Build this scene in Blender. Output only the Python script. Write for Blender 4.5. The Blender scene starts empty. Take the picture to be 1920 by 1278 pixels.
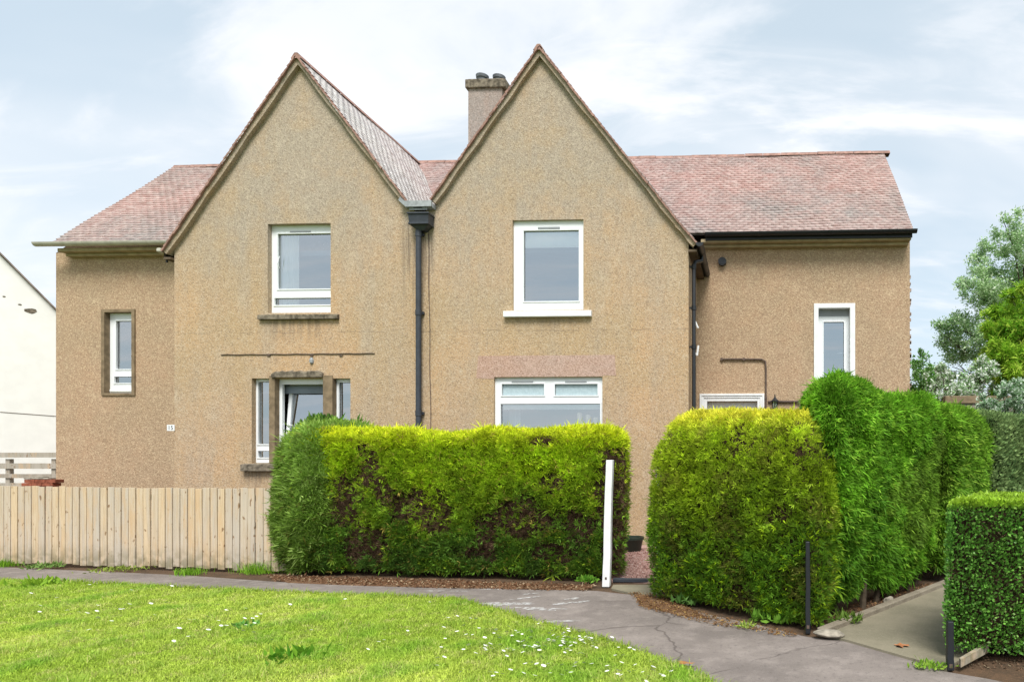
import bpy, bmesh, math, random
import numpy as np
from mathutils import Vector, Matrix, noise as mnoise
from mathutils.geometry import tessellate_polygon
random.seed(7)
RNG = np.random.default_rng(11)
S = bpy.context.scene
COL = S.collection
# ------------------------------------------------------------------ camera
F, PX, PY, H = 1200.0, 1361.0, 860.0, 1.59
PSI = math.atan(F / 29400.0)
cam = bpy.data.cameras.new('camera'); camo = bpy.data.objects.new('camera', cam); COL.objects.link(camo)
cam.sensor_width = 36; cam.lens = F / 1920 * 36
cam.shift_x = (960 - PX) / 1920; cam.shift_y = (PY - 639) / 1920
cam.clip_start = .1; cam.clip_end = 3000
camo.location = (0, 0, H); camo.rotation_euler = (math.pi / 2, 0, PSI)
S.camera = camo
# ------------------------------------------------------------------ light
SUN_EL, SUN_AZ = math.radians(55), math.radians(168)      # azimuth clockwise from +Y: high, behind the camera
W = bpy.data.worlds.new('World'); S.world = W; W.use_nodes = True
nt = W.node_tree; nt.nodes.clear()
def wn(t, **k):
    n = nt.nodes.new(t)
    for a, b in k.items(): setattr(n, a, b)
    return n
out = wn('ShaderNodeOutputWorld'); bg = wn('ShaderNodeBackground')
sky = wn('ShaderNodeTexSky', sky_type='NISHITA', sun_disc=False, sun_elevation=SUN_EL, sun_rotation=SUN_AZ, air_density=1.0, dust_density=.6, ozone_density=1.5)
tc = wn('ShaderNodeTexCoord'); sep = wn('ShaderNodeSeparateXYZ')
nt.links.new(tc.outputs['Generated'], sep.inputs[0])
def wm(op, a, b=None, c=None, clamp=False):
    n = wn('ShaderNodeMath', operation=op); n.use_clamp = clamp
    for i, v in enumerate((a, b, c)):
        if v is None: continue
        if isinstance(v, (int, float)): n.inputs[i].default_value = v
        else: nt.links.new(v, n.inputs[i])
    return n.outputs[0]
zz = wm('ADD', wm('ABSOLUTE', sep.outputs[2]), .22)
cx = wm('DIVIDE', sep.outputs[0], zz); cy = wm('DIVIDE', sep.outputs[1], zz)
# cloud streaks run from upper left to lower right over the houses
comb = wn('ShaderNodeCombineXYZ')
nt.links.new(cx, comb.inputs[0]); nt.links.new(cy, comb.inputs[1])
def cloud(rot, sx, sy, off, detail, dist, lo, hi):
    mp = wn('ShaderNodeMapping'); mp.inputs['Rotation'].default_value = (0, 0, rot); mp.inputs['Scale'].default_value = (sx, sy, 1); mp.inputs['Location'].default_value = off
    nt.links.new(comb.outputs[0], mp.inputs[0])
    nz = wn('ShaderNodeTexNoise'); nz.inputs['Scale'].default_value = 1.0; nz.inputs['Detail'].default_value = detail; nz.inputs['Roughness'].default_value = .58; nz.inputs['Distortion'].default_value = dist
    nt.links.new(mp.outputs[0], nz.inputs['Vector'])
    mr = wn('ShaderNodeMapRange'); mr.interpolation_type = 'SMOOTHSTEP'; mr.inputs[1].default_value = lo; mr.inputs[2].default_value = hi
    nt.links.new(nz.outputs[0], mr.inputs[0]); return mr.outputs[0]
c1 = cloud(.75, .8, 2.0, (3.1, 1.9, 0), 9, 1.0, .47, .66)
c2 = cloud(.3, .5, .75, (9.2, 4.4, 0), 5, .6, .46, .66)
c3 = cloud(.8, 1.6, 5.5, (1.0, 7.0, 0), 10, 1.2, .50, .70)
fac = wm('ADD', wm('MULTIPLY', c1, .75), wm('MULTIPLY', c2, .55), clamp=True)
fac = wm('ADD', fac, wm('MULTIPLY', c3, .32), clamp=True)
hz = wn('ShaderNodeMapRange'); hz.inputs[1].default_value = .0; hz.inputs[2].default_value = .35; hz.inputs[3].default_value = .88; hz.inputs[4].default_value = .74
nt.links.new(sep.outputs[2], hz.inputs[0])
# thin high veil of cloud everywhere
skym = wn('ShaderNodeMix', data_type='RGBA', blend_type='MULTIPLY'); skym.inputs[0].default_value = 1
nt.links.new(sky.outputs[0], skym.inputs[6]); skym.inputs[7].default_value = (1, 1, 1, 1)
veil = wn('ShaderNodeMix', data_type='RGBA'); nt.links.new(hz.outputs[0], veil.inputs[0])
nt.links.new(skym.outputs[2], veil.inputs[6]); veil.inputs[7].default_value = (4.95, 5.75, 6.25, 1)
cl = wn('ShaderNodeMix', data_type='RGBA'); nt.links.new(fac, cl.inputs[0])
nt.links.new(veil.outputs[2], cl.inputs[6]); cl.inputs[7].default_value = (6.6, 6.7, 6.95, 1)
nt.links.new(cl.outputs[2], bg.inputs[0]); bg.inputs[1].default_value = .10
nt.links.new(bg.outputs[0], out.inputs[0])
sl = bpy.data.lights.new('sun', 'SUN'); sl.energy = 3.0; sl.angle = math.radians(26); sl.color = (1, .965, .91)
so = bpy.data.objects.new('sun', sl); COL.objects.link(so)
sd = Vector((math.sin(SUN_AZ) * math.cos(SUN_EL), math.cos(SUN_AZ) * math.cos(SUN_EL), math.sin(SUN_EL)))
so.rotation_euler = (-sd).to_track_quat('-Z', 'Y').to_euler(); so.location = sd * 50
S.view_settings.view_transform = 'Standard'; S.view_settings.look = 'None'; S.view_settings.gamma = 1
S.view_settings.exposure = 0.68
# ------------------------------------------------------------------ survey helpers: what stood where
cP, sP = math.cos(PSI), math.sin(PSI)
def ray(px, py):
    u = (px - PX) / F; v = (PY - py) / F
    return (-sP + u * cP, cP + u * sP, v)
def onY(px, py, Y):
    d = ray(px, py); t = Y / d[1]; return (d[0] * t, H + d[2] * t)
def gnd(px, py, z=0.0):
    d = ray(px, py); t = (z - H) / d[2]; return (d[0] * t, d[1] * t)
def XatY(px, Y): return onY(px, 700, Y)[0]
D = 11.76            # gable wall plane
DW = 13.5            # wing wall plane
DE = 13.16           # wing eave line
DR = 16.1            # ridge line
# ------------------------------------------------------------------ materials
MATS = {}
def rgb(h):
    h = h.lstrip('#'); c = [int(h[i:i+2], 16) / 255 for i in (0, 2, 4)]
    return tuple((x / 12.92 if x <= .04045 else ((x + .055) / 1.055) ** 2.4) for x in c) + (1,)
class N:
    def __init__(s, name):
        s.m = bpy.data.materials.new(name); s.m.use_nodes = True; s.t = s.m.node_tree; s.b = s.t.nodes['Principled BSDF']; s.o = s.t.nodes['Material Output']
    def n(s, t, ins=None, **k):
        x = s.t.nodes.new(t)
        for a, b in k.items(): setattr(x, a, b)
        for a, b in (ins or {}).items(): s.set(x.inputs[a], b)
        return x
    def set(s, sock, v):
        if isinstance(v, bpy.types.NodeSocket): s.t.links.new(v, sock)
        else: sock.default_value = v
    def mix(s, f, a, b, bt='MIX'):
        x = s.t.nodes.new('ShaderNodeMix'); x.data_type = 'RGBA'; x.blend_type = bt
        s.set(x.inputs[0], f); s.set(x.inputs[6], a); s.set(x.inputs[7], b); return x.outputs[2]
    def math(s, op, a, b=0.0, clamp=False):
        x = s.t.nodes.new('ShaderNodeMath'); x.operation = op; x.use_clamp = clamp; s.set(x.inputs[0], a); s.set(x.inputs[1], b); return x.outputs[0]
    def obj(s): return s.n('ShaderNodeNewGeometry').outputs['Position']
    def noise(s, sc, det=3, rough=.5, vec=None, scale=None, dist=0, off=(0,0,0)):
        v = vec or s.obj()
        if scale or off != (0,0,0):
            v = s.n('ShaderNodeMapping', {'Vector': v, 'Scale': scale or (1,1,1), 'Location': off}).outputs[0]
        return s.n('ShaderNodeTexNoise', {'Vector': v, 'Scale': sc, 'Detail': det, 'Roughness': rough, 'Distortion': dist}).outputs[0]
    def ramp(s, f, lo, hi, a=0.0, b=1.0):
        x = s.n('ShaderNodeMapRange', {0: f, 1: lo, 2: hi, 3: a, 4: b}, interpolation_type='SMOOTHSTEP'); return x.outputs[0]
    def bump(s, h, st=.5, dist=.01):
        s.set(s.b.inputs['Normal'], s.n('ShaderNodeBump', {'Height': h, 'Strength': st, 'Distance': dist}).outputs[0])
    def fin(s, col=None, rough=.8, spec=.3):
        if col is not None: s.set(s.b.inputs['Base Color'], col)
        s.set(s.b.inputs['Roughness'], rough); s.set(s.b.inputs['Specular IOR Level'], spec); return s.m
def simple(name, col, rough=.6, spec=.4, var=.12, sc=6, bump=0):
    m = N(name); c = rgb(col) if isinstance(col, str) else col
    d = tuple(x * (1 - var * 2) for x in c[:3]) + (1,)
    k = m.mix(m.ramp(m.noise(sc, 5, .6), .3, .7), c, d)
    if bump: m.bump(m.noise(sc * 14, 4), bump, .004)
    return m.fin(k, rough, spec)
STAINS = [(XatY(783, D), .38, onY(785, 420, D)[1], 2.6, .8), (XatY(557, D), .72, onY(557, 599, D)[1], .55, .6), (XatY(1025, D), .75, onY(1025, 594, D)[1], .40, .35), (XatY(475, D), .3, onY(475, 884, D)[1], .5, .6), (XatY(803, D), .1, onY(785, 420, D)[1], 4.5, .45)]
CRZ = onY(560, 623, D)[1] + .05
def harling(name, base, warm, grey, pale, dark, gz0=99., gz1=100., greyamt=.5, stains=False):
    m = N(name); P = m.obj()
    vo = m.n('ShaderNodeTexVoronoi', {'Vector': P, 'Scale': 58.0, 'Randomness': 1.0}, feature='F1')
    cell = m.n('ShaderNodeSeparateColor', {0: vo.outputs['Color']}).outputs[0]
    big = m.noise(.55, 5, .6, off=(3, 1, 8)); mid = m.noise(2.2, 5, .65, off=(9, 2, 1)); streak = m.noise(1.0, 5, .6, scale=(2.4, 2.4, .35))
    c = m.mix(m.ramp(big, .42, .62), base, warm)
    z = m.n('ShaderNodeSeparateXYZ', {0: P}).outputs[2]
    g = m.math('ADD', m.math('MULTIPLY', m.ramp(z, gz0, gz1), .9), m.math('MULTIPLY', m.math('SUBTRACT', streak, .42), 2.2), True)
    g = m.math('MULTIPLY', m.math('MULTIPLY', g, m.ramp(mid, .25, .6, .45, 1.0)), greyamt)
    c = m.mix(g, c, grey)
    c = m.mix(m.math('MULTIPLY', m.ramp(mid, .55, .75), .35), c, pale)
    c = m.mix(m.ramp(cell, .66, .95, 0, .45), c, pale)
    c = m.mix(m.ramp(cell, .32, .05, 0, .48), c, dark)
    gr = m.noise(95, 3, .7)
    c = m.mix(m.ramp(gr, .62, .75, 0, .5), c, dark)
    if stains:          # rain streaks beside the hopper and under the sills
        x = m.n('ShaderNodeSeparateXYZ', {0: P}).outputs[0]; sn = m.ramp(m.noise(1.0, 4, .65, scale=(16, 16, .8)), .40, .62)
        for cx_, hw, zt, ln_, am in STAINS:
            ax_ = m.math('ABSOLUTE', m.math('SUBTRACT', x, cx_)); k_ = m.math('MULTIPLY', m.ramp(ax_, hw, hw*.5), m.math('MULTIPLY', m.ramp(z, zt-ln_, zt), m.ramp(z, zt+.03, zt)))
            c = m.mix(m.math('MULTIPLY', m.math('MULTIPLY', k_, sn), am), c, dark)
        hl = m.math('ABSOLUTE', m.math('SUBTRACT', m.math('ADD', z, m.math('MULTIPLY', m.noise(3.0, 4), .10)), CRZ)); c = m.mix(m.math('MULTIPLY', m.ramp(hl, .012, .004), m.ramp(m.noise(2.5, 2), .45, .55, 0, .45)), c, dark)
    m.bump(m.math('ADD', vo.outputs['Distance'], m.math('MULTIPLY', gr, .6)), .5, .008)
    return m.fin(c, .95, .1)
M = {}
M['harl'] = harling('roughcast', rgb('#b19877'), rgb('#ba9b78'), rgb('#a1978a'), rgb('#cbbda6'), rgb('#756758'), 3.9, 7.2, .85, True)
M['harlw'] = harling('roughcast_wing', rgb('#a98f73'), rgb('#b29376'), rgb('#9b8e7c'), rgb('#d8c4a2'), rgb('#786450'), 6.6, 6.0, .30)
M['harlc'] = harling('roughcast_chimney', rgb('#a18f84'), rgb('#a78d7f'), rgb('#8e8a86'), rgb('#c0aea4'), rgb('#6a5a50'), 3, 7, .7)
M['pinkpatch'] = harling('new_roughcast', rgb('#b39a8c'), rgb('#b0917f'), rgb('#a5988f'), rgb('#d6b9ab'), rgb('#80604f'), 50, 60, .3)
M['band'] = simple('verge_render', '#b5a585', .95, .1, .15, 5, .5)
M['conc'] = simple('old_concrete', '#8d7c64', .95, .1, .2, 7, .5)
M['concd'] = simple('weathered_sill', '#8b8171', .95, .1, .35, 12, .6)
M['white'] = simple('white_upvc', '#e9ecee', .35, .5, .02, 3)
M['whitep'] = simple('white_paint', '#e6e8e8', .6, .3, .06, 8, .2)
M['cream'] = simple('cream_gutter', '#c2bfb0', .6, .3, .12, 5)
M['black'] = simple('black_plastic', '#23262a', .45, .4, .1, 5)
M['slate'] = simple('dark_painted_iron', '#3b4048', .5, .4, .15, 9)
M['lead'] = simple('lead', '#a2a7aa', .6, .4, .2, 9)
M['dark'] = simple('dark_void', '#15171a', .9, .1, .1, 5)
M['pot'] = simple('grey_clay_pot', '#6c7076', .7, .3, .2, 9)
M['soffit'] = simple('brown_soffit', '#6a5c4c', .9, .2, .2, 6)
M['curtain'] = simple('curtain', '#f2f4f4', .9, .1, .03, 4)
M['blind'] = simple('roller_blind', '#fbfdfc', .9, .1, .03, 4)
M['room'] = simple('room_wall', '#8c96a2', .9, .1, .1, 2)
M['steel'] = simple('grey_steel', '#8d9194', .4, .5, .05, 6)
M['rust'] = simple('rusty_iron', '#6a5a50', .8, .3, .2, 12)
def glass(name, refl, tint):
    m = N(name)
    g = m.n('ShaderNodeBsdfGlossy', {'Color': tint, 'Roughness': .015}); tr = m.n('ShaderNodeBsdfTransparent', {'Color': (.92, .96, .98, 1)})
    fr = m.n('ShaderNodeLayerWeight', {'Blend': .35}).outputs['Fresnel']
    f = m.math('ADD', m.math('MULTIPLY', fr, .5), refl, True)
    mx = m.n('ShaderNodeMixShader', {0: f, 1: tr.outputs[0], 2: g.outputs[0]})
    m.t.links.new(mx.outputs[0], m.o.inputs[0]); return m.m
M['glass'] = glass('window_glass', .44, (.90, .95, .98, 1))
def frosted():
    m = N('obscure_glass'); m.bump(m.noise(45, 3), .3, .01)
    return m.fin(m.mix(m.ramp(m.noise(30, 3), .3, .7), rgb('#9fb2b8'), rgb('#adbfc4')), .2, .6)
M['frost'] = frosted()
def tilemat(name, a, b, g, pale, z0, z1, pw=.8):
    m = N(name); at = m.n('ShaderNodeAttribute', attribute_name='Col')
    r = m.n('ShaderNodeSeparateColor', {0: at.outputs['Color']})
    c = m.mix(r.outputs[0], a, b)
    big = m.noise(.7, 5, .65, off=(1, 5, 2)); z = m.n('ShaderNodeSeparateXYZ', {0: m.obj()}).outputs[2]
    gg = m.math('MULTIPLY', m.math('ADD', m.ramp(z, z1, z0, 0, .55), m.ramp(big, .42, .66, 0, .7)), m.ramp(m.noise(5, 4, .7), .3, .6, .5, 1.0), True)
    c = m.mix(gg, c, g)
    c = m.mix(m.math('MULTIPLY', m.ramp(m.noise(1.0, 6, .75, scale=(7, 14, 14)), .44, .62), pw), c, pale)
    c = m.mix(m.ramp(m.noise(22, 5, .75, off=(4, 4, 4)), .6, .75, 0, .45), c, rgb('#5a4a44'))
    m.bump(m.noise(90, 3), .3, .003)
    return m.fin(c, .9, .15)
M['tile'] = tilemat('clay_tiles', rgb('#c0a09a'), rgb('#a8857e'), rgb('#948b89'), rgb('#d6cbc6'), 6.2, 8.0, .45)
M['tileg'] = tilemat('lichen_sky_sheen_tiles', rgb('#e6dfdb'), rgb('#dbd2ce'), rgb('#d2d0cd'), rgb('#f6f4f2'), 6.0, 11, .95)  # some lichen, plus the sky's reflection on the inner slope painted in as white
M['ridge'] = simple('ridge_tiles', '#a68478', .9, .15, .22, 8, .3)
def leafmat(name, trans=.3, rough=.6, spec=.12):
    m = N(name); at = m.n('ShaderNodeAttribute', attribute_name='Col').outputs['Color']
    m.fin(at, rough, spec)
    tl = m.n('ShaderNodeBsdfTranslucent', {'Color': at})
    mx = m.n('ShaderNodeMixShader', {0: trans, 1: m.b.outputs[0], 2: tl.outputs[0]})
    m.t.links.new(mx.outputs[0], m.o.inputs[0]); return m.m
M['leaf'] = leafmat('foliage'); M['grass'] = leafmat('grass_blades', .35, .6, .15); M['gloss_leaf'] = leafmat('glossy_leaf', .2, .42, .35)
M['petal'] = simple('daisy_petals', '#f2f1ea', .7, .2, .02, 4)
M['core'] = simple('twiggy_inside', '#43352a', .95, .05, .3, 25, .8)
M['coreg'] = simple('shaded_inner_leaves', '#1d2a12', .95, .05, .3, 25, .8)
M['bark'] = simple('bark', '#5d5245', .95, .1, .25, 12, .6)
def wood(name, a, b, c3):
    m = N(name); at = m.n('ShaderNodeSeparateColor', {0: m.n('ShaderNodeAttribute', attribute_name='Col').outputs['Color']})
    P = m.obj(); off = m.n('ShaderNodeCombineXYZ', {0: at.outputs[1], 1: 0.0, 2: m.math('MULTIPLY', at.outputs[1], 7.0)}).outputs[0]
    v = m.n('ShaderNodeVectorMath', {0: P, 1: off}, operation='ADD').outputs[0]
    c = m.mix(at.outputs[0], a, b)
    g = m.noise(1.0, 5, .6, vec=v, scale=(70, 20, 2.2), dist=1.2)
    c = m.mix(m.ramp(g, .45, .65, 0, .6), c, c3); c = m.mix(m.ramp(m.noise(1.0, 3, .5, vec=v, scale=(9, 3, .9)), .45, .62, 0, .5), c, rgb('#b3aaa0'))
    st = m.noise(1.0, 4, .6, vec=v, scale=(6, 3, 1.4))
    c = m.mix(m.ramp(st, .5, .7, 0, .55), c, rgb('#c7a57c'))
    k = m.noise(1.0, 2, .5, vec=v, scale=(22, 5, 9))
    c = m.mix(m.ramp(k, .66, .72, 0, .8), c, rgb('#7a5a3c'))
    z = m.n('ShaderNodeSeparateXYZ', {0: P}).outputs[2]
    c = m.mix(m.math('MULTIPLY', m.ramp(z, .40, .02), m.ramp(m.noise(9, 4), .35, .6, .1, .7)), c, rgb('#6f6a4e'))
    m.bump(g, .25, .004)
    return m.fin(c, .85, .2)
M['fence'] = wood('pale_softwood', rgb('#cfb899'), rgb('#bfb3a4'), rgb('#a98f6c'))
M['greywood'] = wood('grey_softwood', rgb('#aaa396'), rgb('#9b9286'), rgb('#857b6c'))
def asphalt():
    m = N('old_asphalt'); P = m.obj()
    sp = m.noise(160, 3, .7); big = m.noise(.8, 5, .6); mid = m.noise(4, 5, .65)
    c = m.mix(m.ramp(big, .35, .65), rgb('#847b75'), rgb('#726a65'))
    c = m.mix(m.ramp(mid, .45, .7, 0, .5), c, rgb('#9b918a'))
    c = m.mix(m.ramp(m.noise(38, 3, .7), .60, .72, 0, .35), c, rgb('#b0a8a2')); c = m.mix(m.ramp(m.noise(24, 4, .75, off=(5, 5, 5)), .52, .72, 0, .6), c, rgb('#524d4b')); c = m.mix(m.ramp(sp, .55, .75, 0, .6), c, rgb('#b0a8a2')); c = m.mix(m.ramp(sp, .42, .28, 0, .6), c, rgb('#4a4444'))
    # cracks
    dv = m.n('ShaderNodeVectorMath', {0: P, 1: m.n('ShaderNodeVectorMath', {0: m.n('ShaderNodeTexNoise', {'Vector': P, 'Scale': 1.7, 'Detail': 6.0}).outputs['Color'], 1: (.6, .6, .0)}, operation='MULTIPLY').outputs[0]}, operation='ADD').outputs[0]
    vo = m.n('ShaderNodeTexVoronoi', {'Vector': dv, 'Scale': .62}, feature='DISTANCE_TO_EDGE').outputs['Distance']
    cr = m.math('MULTIPLY', m.ramp(vo, .008, .001), m.ramp(m.noise(.9, 3, .5, off=(7, 0, 0)), .42, .6))
    c = m.mix(m.math('MULTIPLY', cr, .5), c, rgb('#3b3432'))
    m.bump(m.math('SUBTRACT', sp, cr), .5, .006)
    return m.fin(c, .92, .15)
M['asphalt'] = asphalt()
def ground(name, a, b, c3, s1=3, s2=40, rough=.95, bp=.6):
    m = N(name)
    c = m.mix(m.ramp(m.noise(s1, 6, .65), .35, .65), a, b); sp = m.noise(s2, 4, .75)
    c = m.mix(m.ramp(sp, .5, .7, 0, .7), c, c3); m.bump(sp, bp, .02)
    return m.fin(c, rough, .1)
M['soil'] = ground('soil', rgb('#4c4034'), rgb('#5e4c3c'), rgb('#7a5e48'))
M['litter'] = ground('hedge_litter', rgb('#6b4e3a'), rgb('#7d6650'), rgb('#94704f'), 5, 60)
M['turf'] = ground('turf_soil', rgb('#68782a'), rgb('#5b6a24'), rgb('#8b8a45'), 2, 50)
M['field'] = ground('rough_grass', rgb('#66782f'), rgb('#586c2c'), rgb('#7d8744'), 1, 12)
M['gravel'] = ground('pink_gravel', rgb('#a08078'), rgb('#b3948b'), rgb('#c9b2aa'), 30, 55, .9, 1.0)
M['path'] = ground('worn_concrete', rgb('#857e6c'), rgb('#75705f'), rgb('#948c7a'), 1.5, 70, .85, .2)
M['kerb'] = ground('kerb_stone', rgb('#8a8172'), rgb('#776e60'), rgb('#a29a88'), 5, 60, .9, .4)
M['chalk'] = simple('chalk_smear', '#aaa8a6', .9, .1, .1, 30)
M['brick'] = simple('red_brick', '#a0604a', .9, .15, .25, 14, .4)
M['stone'] = simple('pale_stone', '#a79f90', .9, .15, .25, 14, .4)
M['nwall'] = simple('white_render_smooth', '#f3f3ee', .9, .1, .03, 3, .15)
M['ntile'] = simple('grey_brown_tiles', '#9a8d84', .9, .15, .2, 5, .4)
M['candle'] = simple('candle_wax', '#fff0d2', .5, .4, .05, 5)
M['dleaf'] = simple('dry_leaf', '#b0764e', .8, .2, .2, 20)
M['green_pot'] = simple('dark_green_planter', '#27332b', .5, .4, .1, 8)
M['lglass'] = glass('lantern_glass', .25, (.85, .9, .9, 1))
# ------------------------------------------------------------------ mesh building
OFF = {}
def props(o, label=None, cat=None, group=None, kind=None):
    if label: o['label'] = label
    if cat: o['category'] = cat
    if group: o['group'] = group
    if kind: o['kind'] = kind
    return o
def thing(name, loc, label, cat, group=None):
    o = bpy.data.objects.new(name, None); COL.objects.link(o); o.location = loc; o.empty_display_size = .2
    OFF[o.name] = Vector(loc); return props(o, label, cat, group)
def link_mesh(name, me, mat, parent=None, origin=None, kind=None):
    o = bpy.data.objects.new(name, me); COL.objects.link(o)
    if mat: me.materials.append(mat)
    if parent is not None:
        off = OFF[parent.name]; o.parent = parent; OFF[o.name] = off
    else:
        off = Vector(origin or (0, 0, 0)); o.location = off; OFF[o.name] = off
    if off.length > 0: me.transform(Matrix.Translation(-off))
    if kind: o['kind'] = kind
    return o
class MB:
    def __init__(s): s.v = []; s.f = []; s.c = []; s.cc = (0.5, 0.5, 0.5)
    def add(s, vs, fs):
        b = len(s.v); s.v += [tuple(v) for v in vs]; s.f += [tuple(b + i for i in f) for f in fs]; s.c += [s.cc] * len(vs); return s
    def box(s, x0, x1, y0, y1, z0, z1):
        return s.add([(x0,y0,z0),(x1,y0,z0),(x1,y1,z0),(x0,y1,z0),(x0,y0,z1),(x1,y0,z1),(x1,y1,z1),(x0,y1,z1)],
            [(0,3,2,1),(4,5,6,7),(0,1,5,4),(1,2,6,5),(2,3,7,6),(3,0,4,7)])
    def prism(s, poly, y0, y1):              # polygon in XZ, counter-clockwise, extruded in Y
        n = len(poly); vs = [(x, y0, z) for x, z in poly] + [(x, y1, z) for x, z in poly]
        fs = [(i, (i+1) % n, n + (i+1) % n, n + i) for i in range(n)]
        tr = tessellate_polygon([[Vector((x, z, 0)) for x, z in poly]])
        fs = [tuple(reversed(f)) for f in fs]
        fs += [tuple(t) for t in tr] + [tuple(n + i for i in reversed(t)) for t in tr]
        return s.add(vs, fs)
    def slab(s, poly, z0, z1):               # polygon in XY
        n = len(poly); vs = [(x, y, z0) for x, y in poly] + [(x, y, z1) for x, y in poly]
        tr = tessellate_polygon([[Vector((x, y, 0)) for x, y in poly]])
        fs = [(i, (i+1) % n, n + (i+1) % n, n + i) for i in range(n)] + [tuple(n + i for i in t) for t in tr]
        return s.add(vs, fs)
    def tube(s, pts, r, n=10, caps=True):
        pts = [Vector(p) for p in pts]; rs = r if isinstance(r, (list, tuple)) else [r] * len(pts); vs = []; fs = []
        up = None
        for i, p in enumerate(pts):
            t = (pts[min(i+1, len(pts)-1)] - pts[max(i-1, 0)]).normalized()
            if up is None: up = Vector((0, 0, 1)) if abs(t.z) < .9 else Vector((1, 0, 0))
            a = t.cross(up).normalized(); b = a.cross(t).normalized(); up = b
            for k in range(n):
                w = 2 * math.pi * k / n; vs.append(p + (a * math.cos(w) + b * math.sin(w)) * rs[i])
        for i in range(len(pts) - 1):
            for k in range(n): fs.append((i*n+k, i*n+(k+1) % n, (i+1)*n+(k+1) % n, (i+1)*n+k))
        if caps: fs += [tuple(range(n-1, -1, -1)), tuple((len(pts)-1)*n + k for k in range(n))]
        return s.add(vs, fs)
    def lathe(s, c, prof, n=16):
        vs = []; fs = []
        for r, z in prof:
            for k in range(n): w = 2*math.pi*k/n; vs.append((c[0]+r*math.cos(w), c[1]+r*math.sin(w), c[2]+z))
        for i in range(len(prof)-1):
            for k in range(n): fs.append((i*n+k, i*n+(k+1) % n, (i+1)*n+(k+1) % n, (i+1)*n+k))
        fs += [tuple(range(n-1, -1, -1)), tuple((len(prof)-1)*n+k for k in range(n))]
        return s.add(vs, fs)
    def build(s, name, mat, parent=None, origin=None, kind=None, smooth=False, bevel=0):
        me = bpy.data.meshes.new(name); me.from_pydata(s.v, [], s.f)
        bm = bmesh.new(); bm.from_mesh(me); bmesh.ops.recalc_face_normals(bm, faces=bm.faces)
        bm.to_mesh(me); bm.free()
        a = me.color_attributes.new('Col', 'FLOAT_COLOR', 'POINT')
        a.data.foreach_set('color', np.array([(c[0], c[1], c[2], 1) for c in s.c], dtype=np.float32).ravel())
        if smooth:
            for p in me.polygons: p.use_smooth = True
            try: me.set_sharp_from_angle(angle=math.radians(40))
            except Exception: pass
        o = link_mesh(name, me, mat, parent, origin, kind)
        if bevel:
            b = o.modifiers.new('bevel', 'BEVEL'); b.width = bevel; b.segments = 2; b.limit_method = 'ANGLE'; b.angle_limit = math.radians(50)
        return o
def raw_mesh(name, V, Fc, Cc, mat, parent=None, origin=None, kind=None, tri=True, smooth=False):
    """V (n,3), Fc (m,k), Cc (n,3) numpy arrays -> object"""
    me = bpy.data.meshes.new(name); k = Fc.shape[1]
    me.vertices.add(len(V)); me.vertices.foreach_set('co', V.astype(np.float32).ravel())
    me.loops.add(Fc.size); me.loops.foreach_set('vertex_index', Fc.astype(np.int32).ravel())
    me.polygons.add(len(Fc)); me.polygons.foreach_set('loop_start', np.arange(0, Fc.size, k, dtype=np.int32))
    me.polygons.foreach_set('loop_total', np.full(len(Fc), k, dtype=np.int32))
    me.update(calc_edges=True)
    if Cc is not None:
        a = me.color_attributes.new('Col', 'FLOAT_COLOR', 'POINT')
        C4 = np.ones((len(V), 4), np.float32); C4[:, :3] = Cc; a.data.foreach_set('color', C4.ravel())
    if smooth: me.polygons.foreach_set('use_smooth', np.ones(len(Fc), dtype=bool))
    return link_mesh(name, me, mat, parent, origin, kind)
def holed(mbx, outer, holes, y, depth):
    """front face in the XZ plane at y with rectangular holes; hole sides run back by depth"""
    loops = [[Vector((x, z, 0)) for x, z in outer]]
    for (x0, x1, z0, z1) in holes: loops.append([Vector((x0, z0, 0)), Vector((x0, z1, 0)), Vector((x1, z1, 0)), Vector((x1, z0, 0))])
    flat = [p for l in loops for p in l]; tr = tessellate_polygon(loops)
    mbx.add([(p.x, y, p.y) for p in flat], [tuple(t) for t in tr])
    for (x0, x1, z0, z1) in holes:
        mbx.add([(x0,y,z0),(x1,y,z0),(x1,y,z1),(x0,y,z1),(x0,y+depth,z0),(x1,y+depth,z0),(x1,y+depth,z1),(x0,y+depth,z1)],
            [(0,1,5,4),(1,2,6,5),(2,3,7,6),(3,0,4,7)])
    return mbx
def rect(px0, px1, py0, py1, Y):
    a = onY(px0, py0, Y); b = onY(px1, py1, Y); c = onY(px0, py1, Y); d = onY(px1, py0, Y)
    return ((a[0]+c[0])/2, (b[0]+d[0])/2, (b[1]+c[1])/2, (a[1]+d[1])/2)
# vectorised value noise
def vnoise(P, sc, seed=0.0):
    Q = P * sc + seed * 17.31; i = np.floor(Q); f = Q - i; f = f * f * (3 - 2 * f); r = 0
    for dx in (0, 1):
        for dy in (0, 1):
            for dz in (0, 1):
                h = np.sin((i[:, 0]+dx) * 127.1 + (i[:, 1]+dy) * 311.7 + (i[:, 2]+dz) * 74.7 + seed) * 43758.5453; h = h - np.floor(h)
                w = (f[:, 0] if dx else 1-f[:, 0]) * (f[:, 1] if dy else 1-f[:, 1]) * (f[:, 2] if dz else 1-f[:, 2]); r = r + h * w
    return r
def fbm(P, sc, seed=0.0, o=3):
    r = 0; a = 1; t = 0
    for k in range(o): r = r + a * vnoise(P, sc * 2 ** k, seed + k); t += a; a *= .5
    return r / t
lin = lambda h: np.array(rgb(h)[:3])
def unit(v): return v / np.maximum(np.linalg.norm(v, axis=1, keepdims=True), 1e-9)
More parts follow.
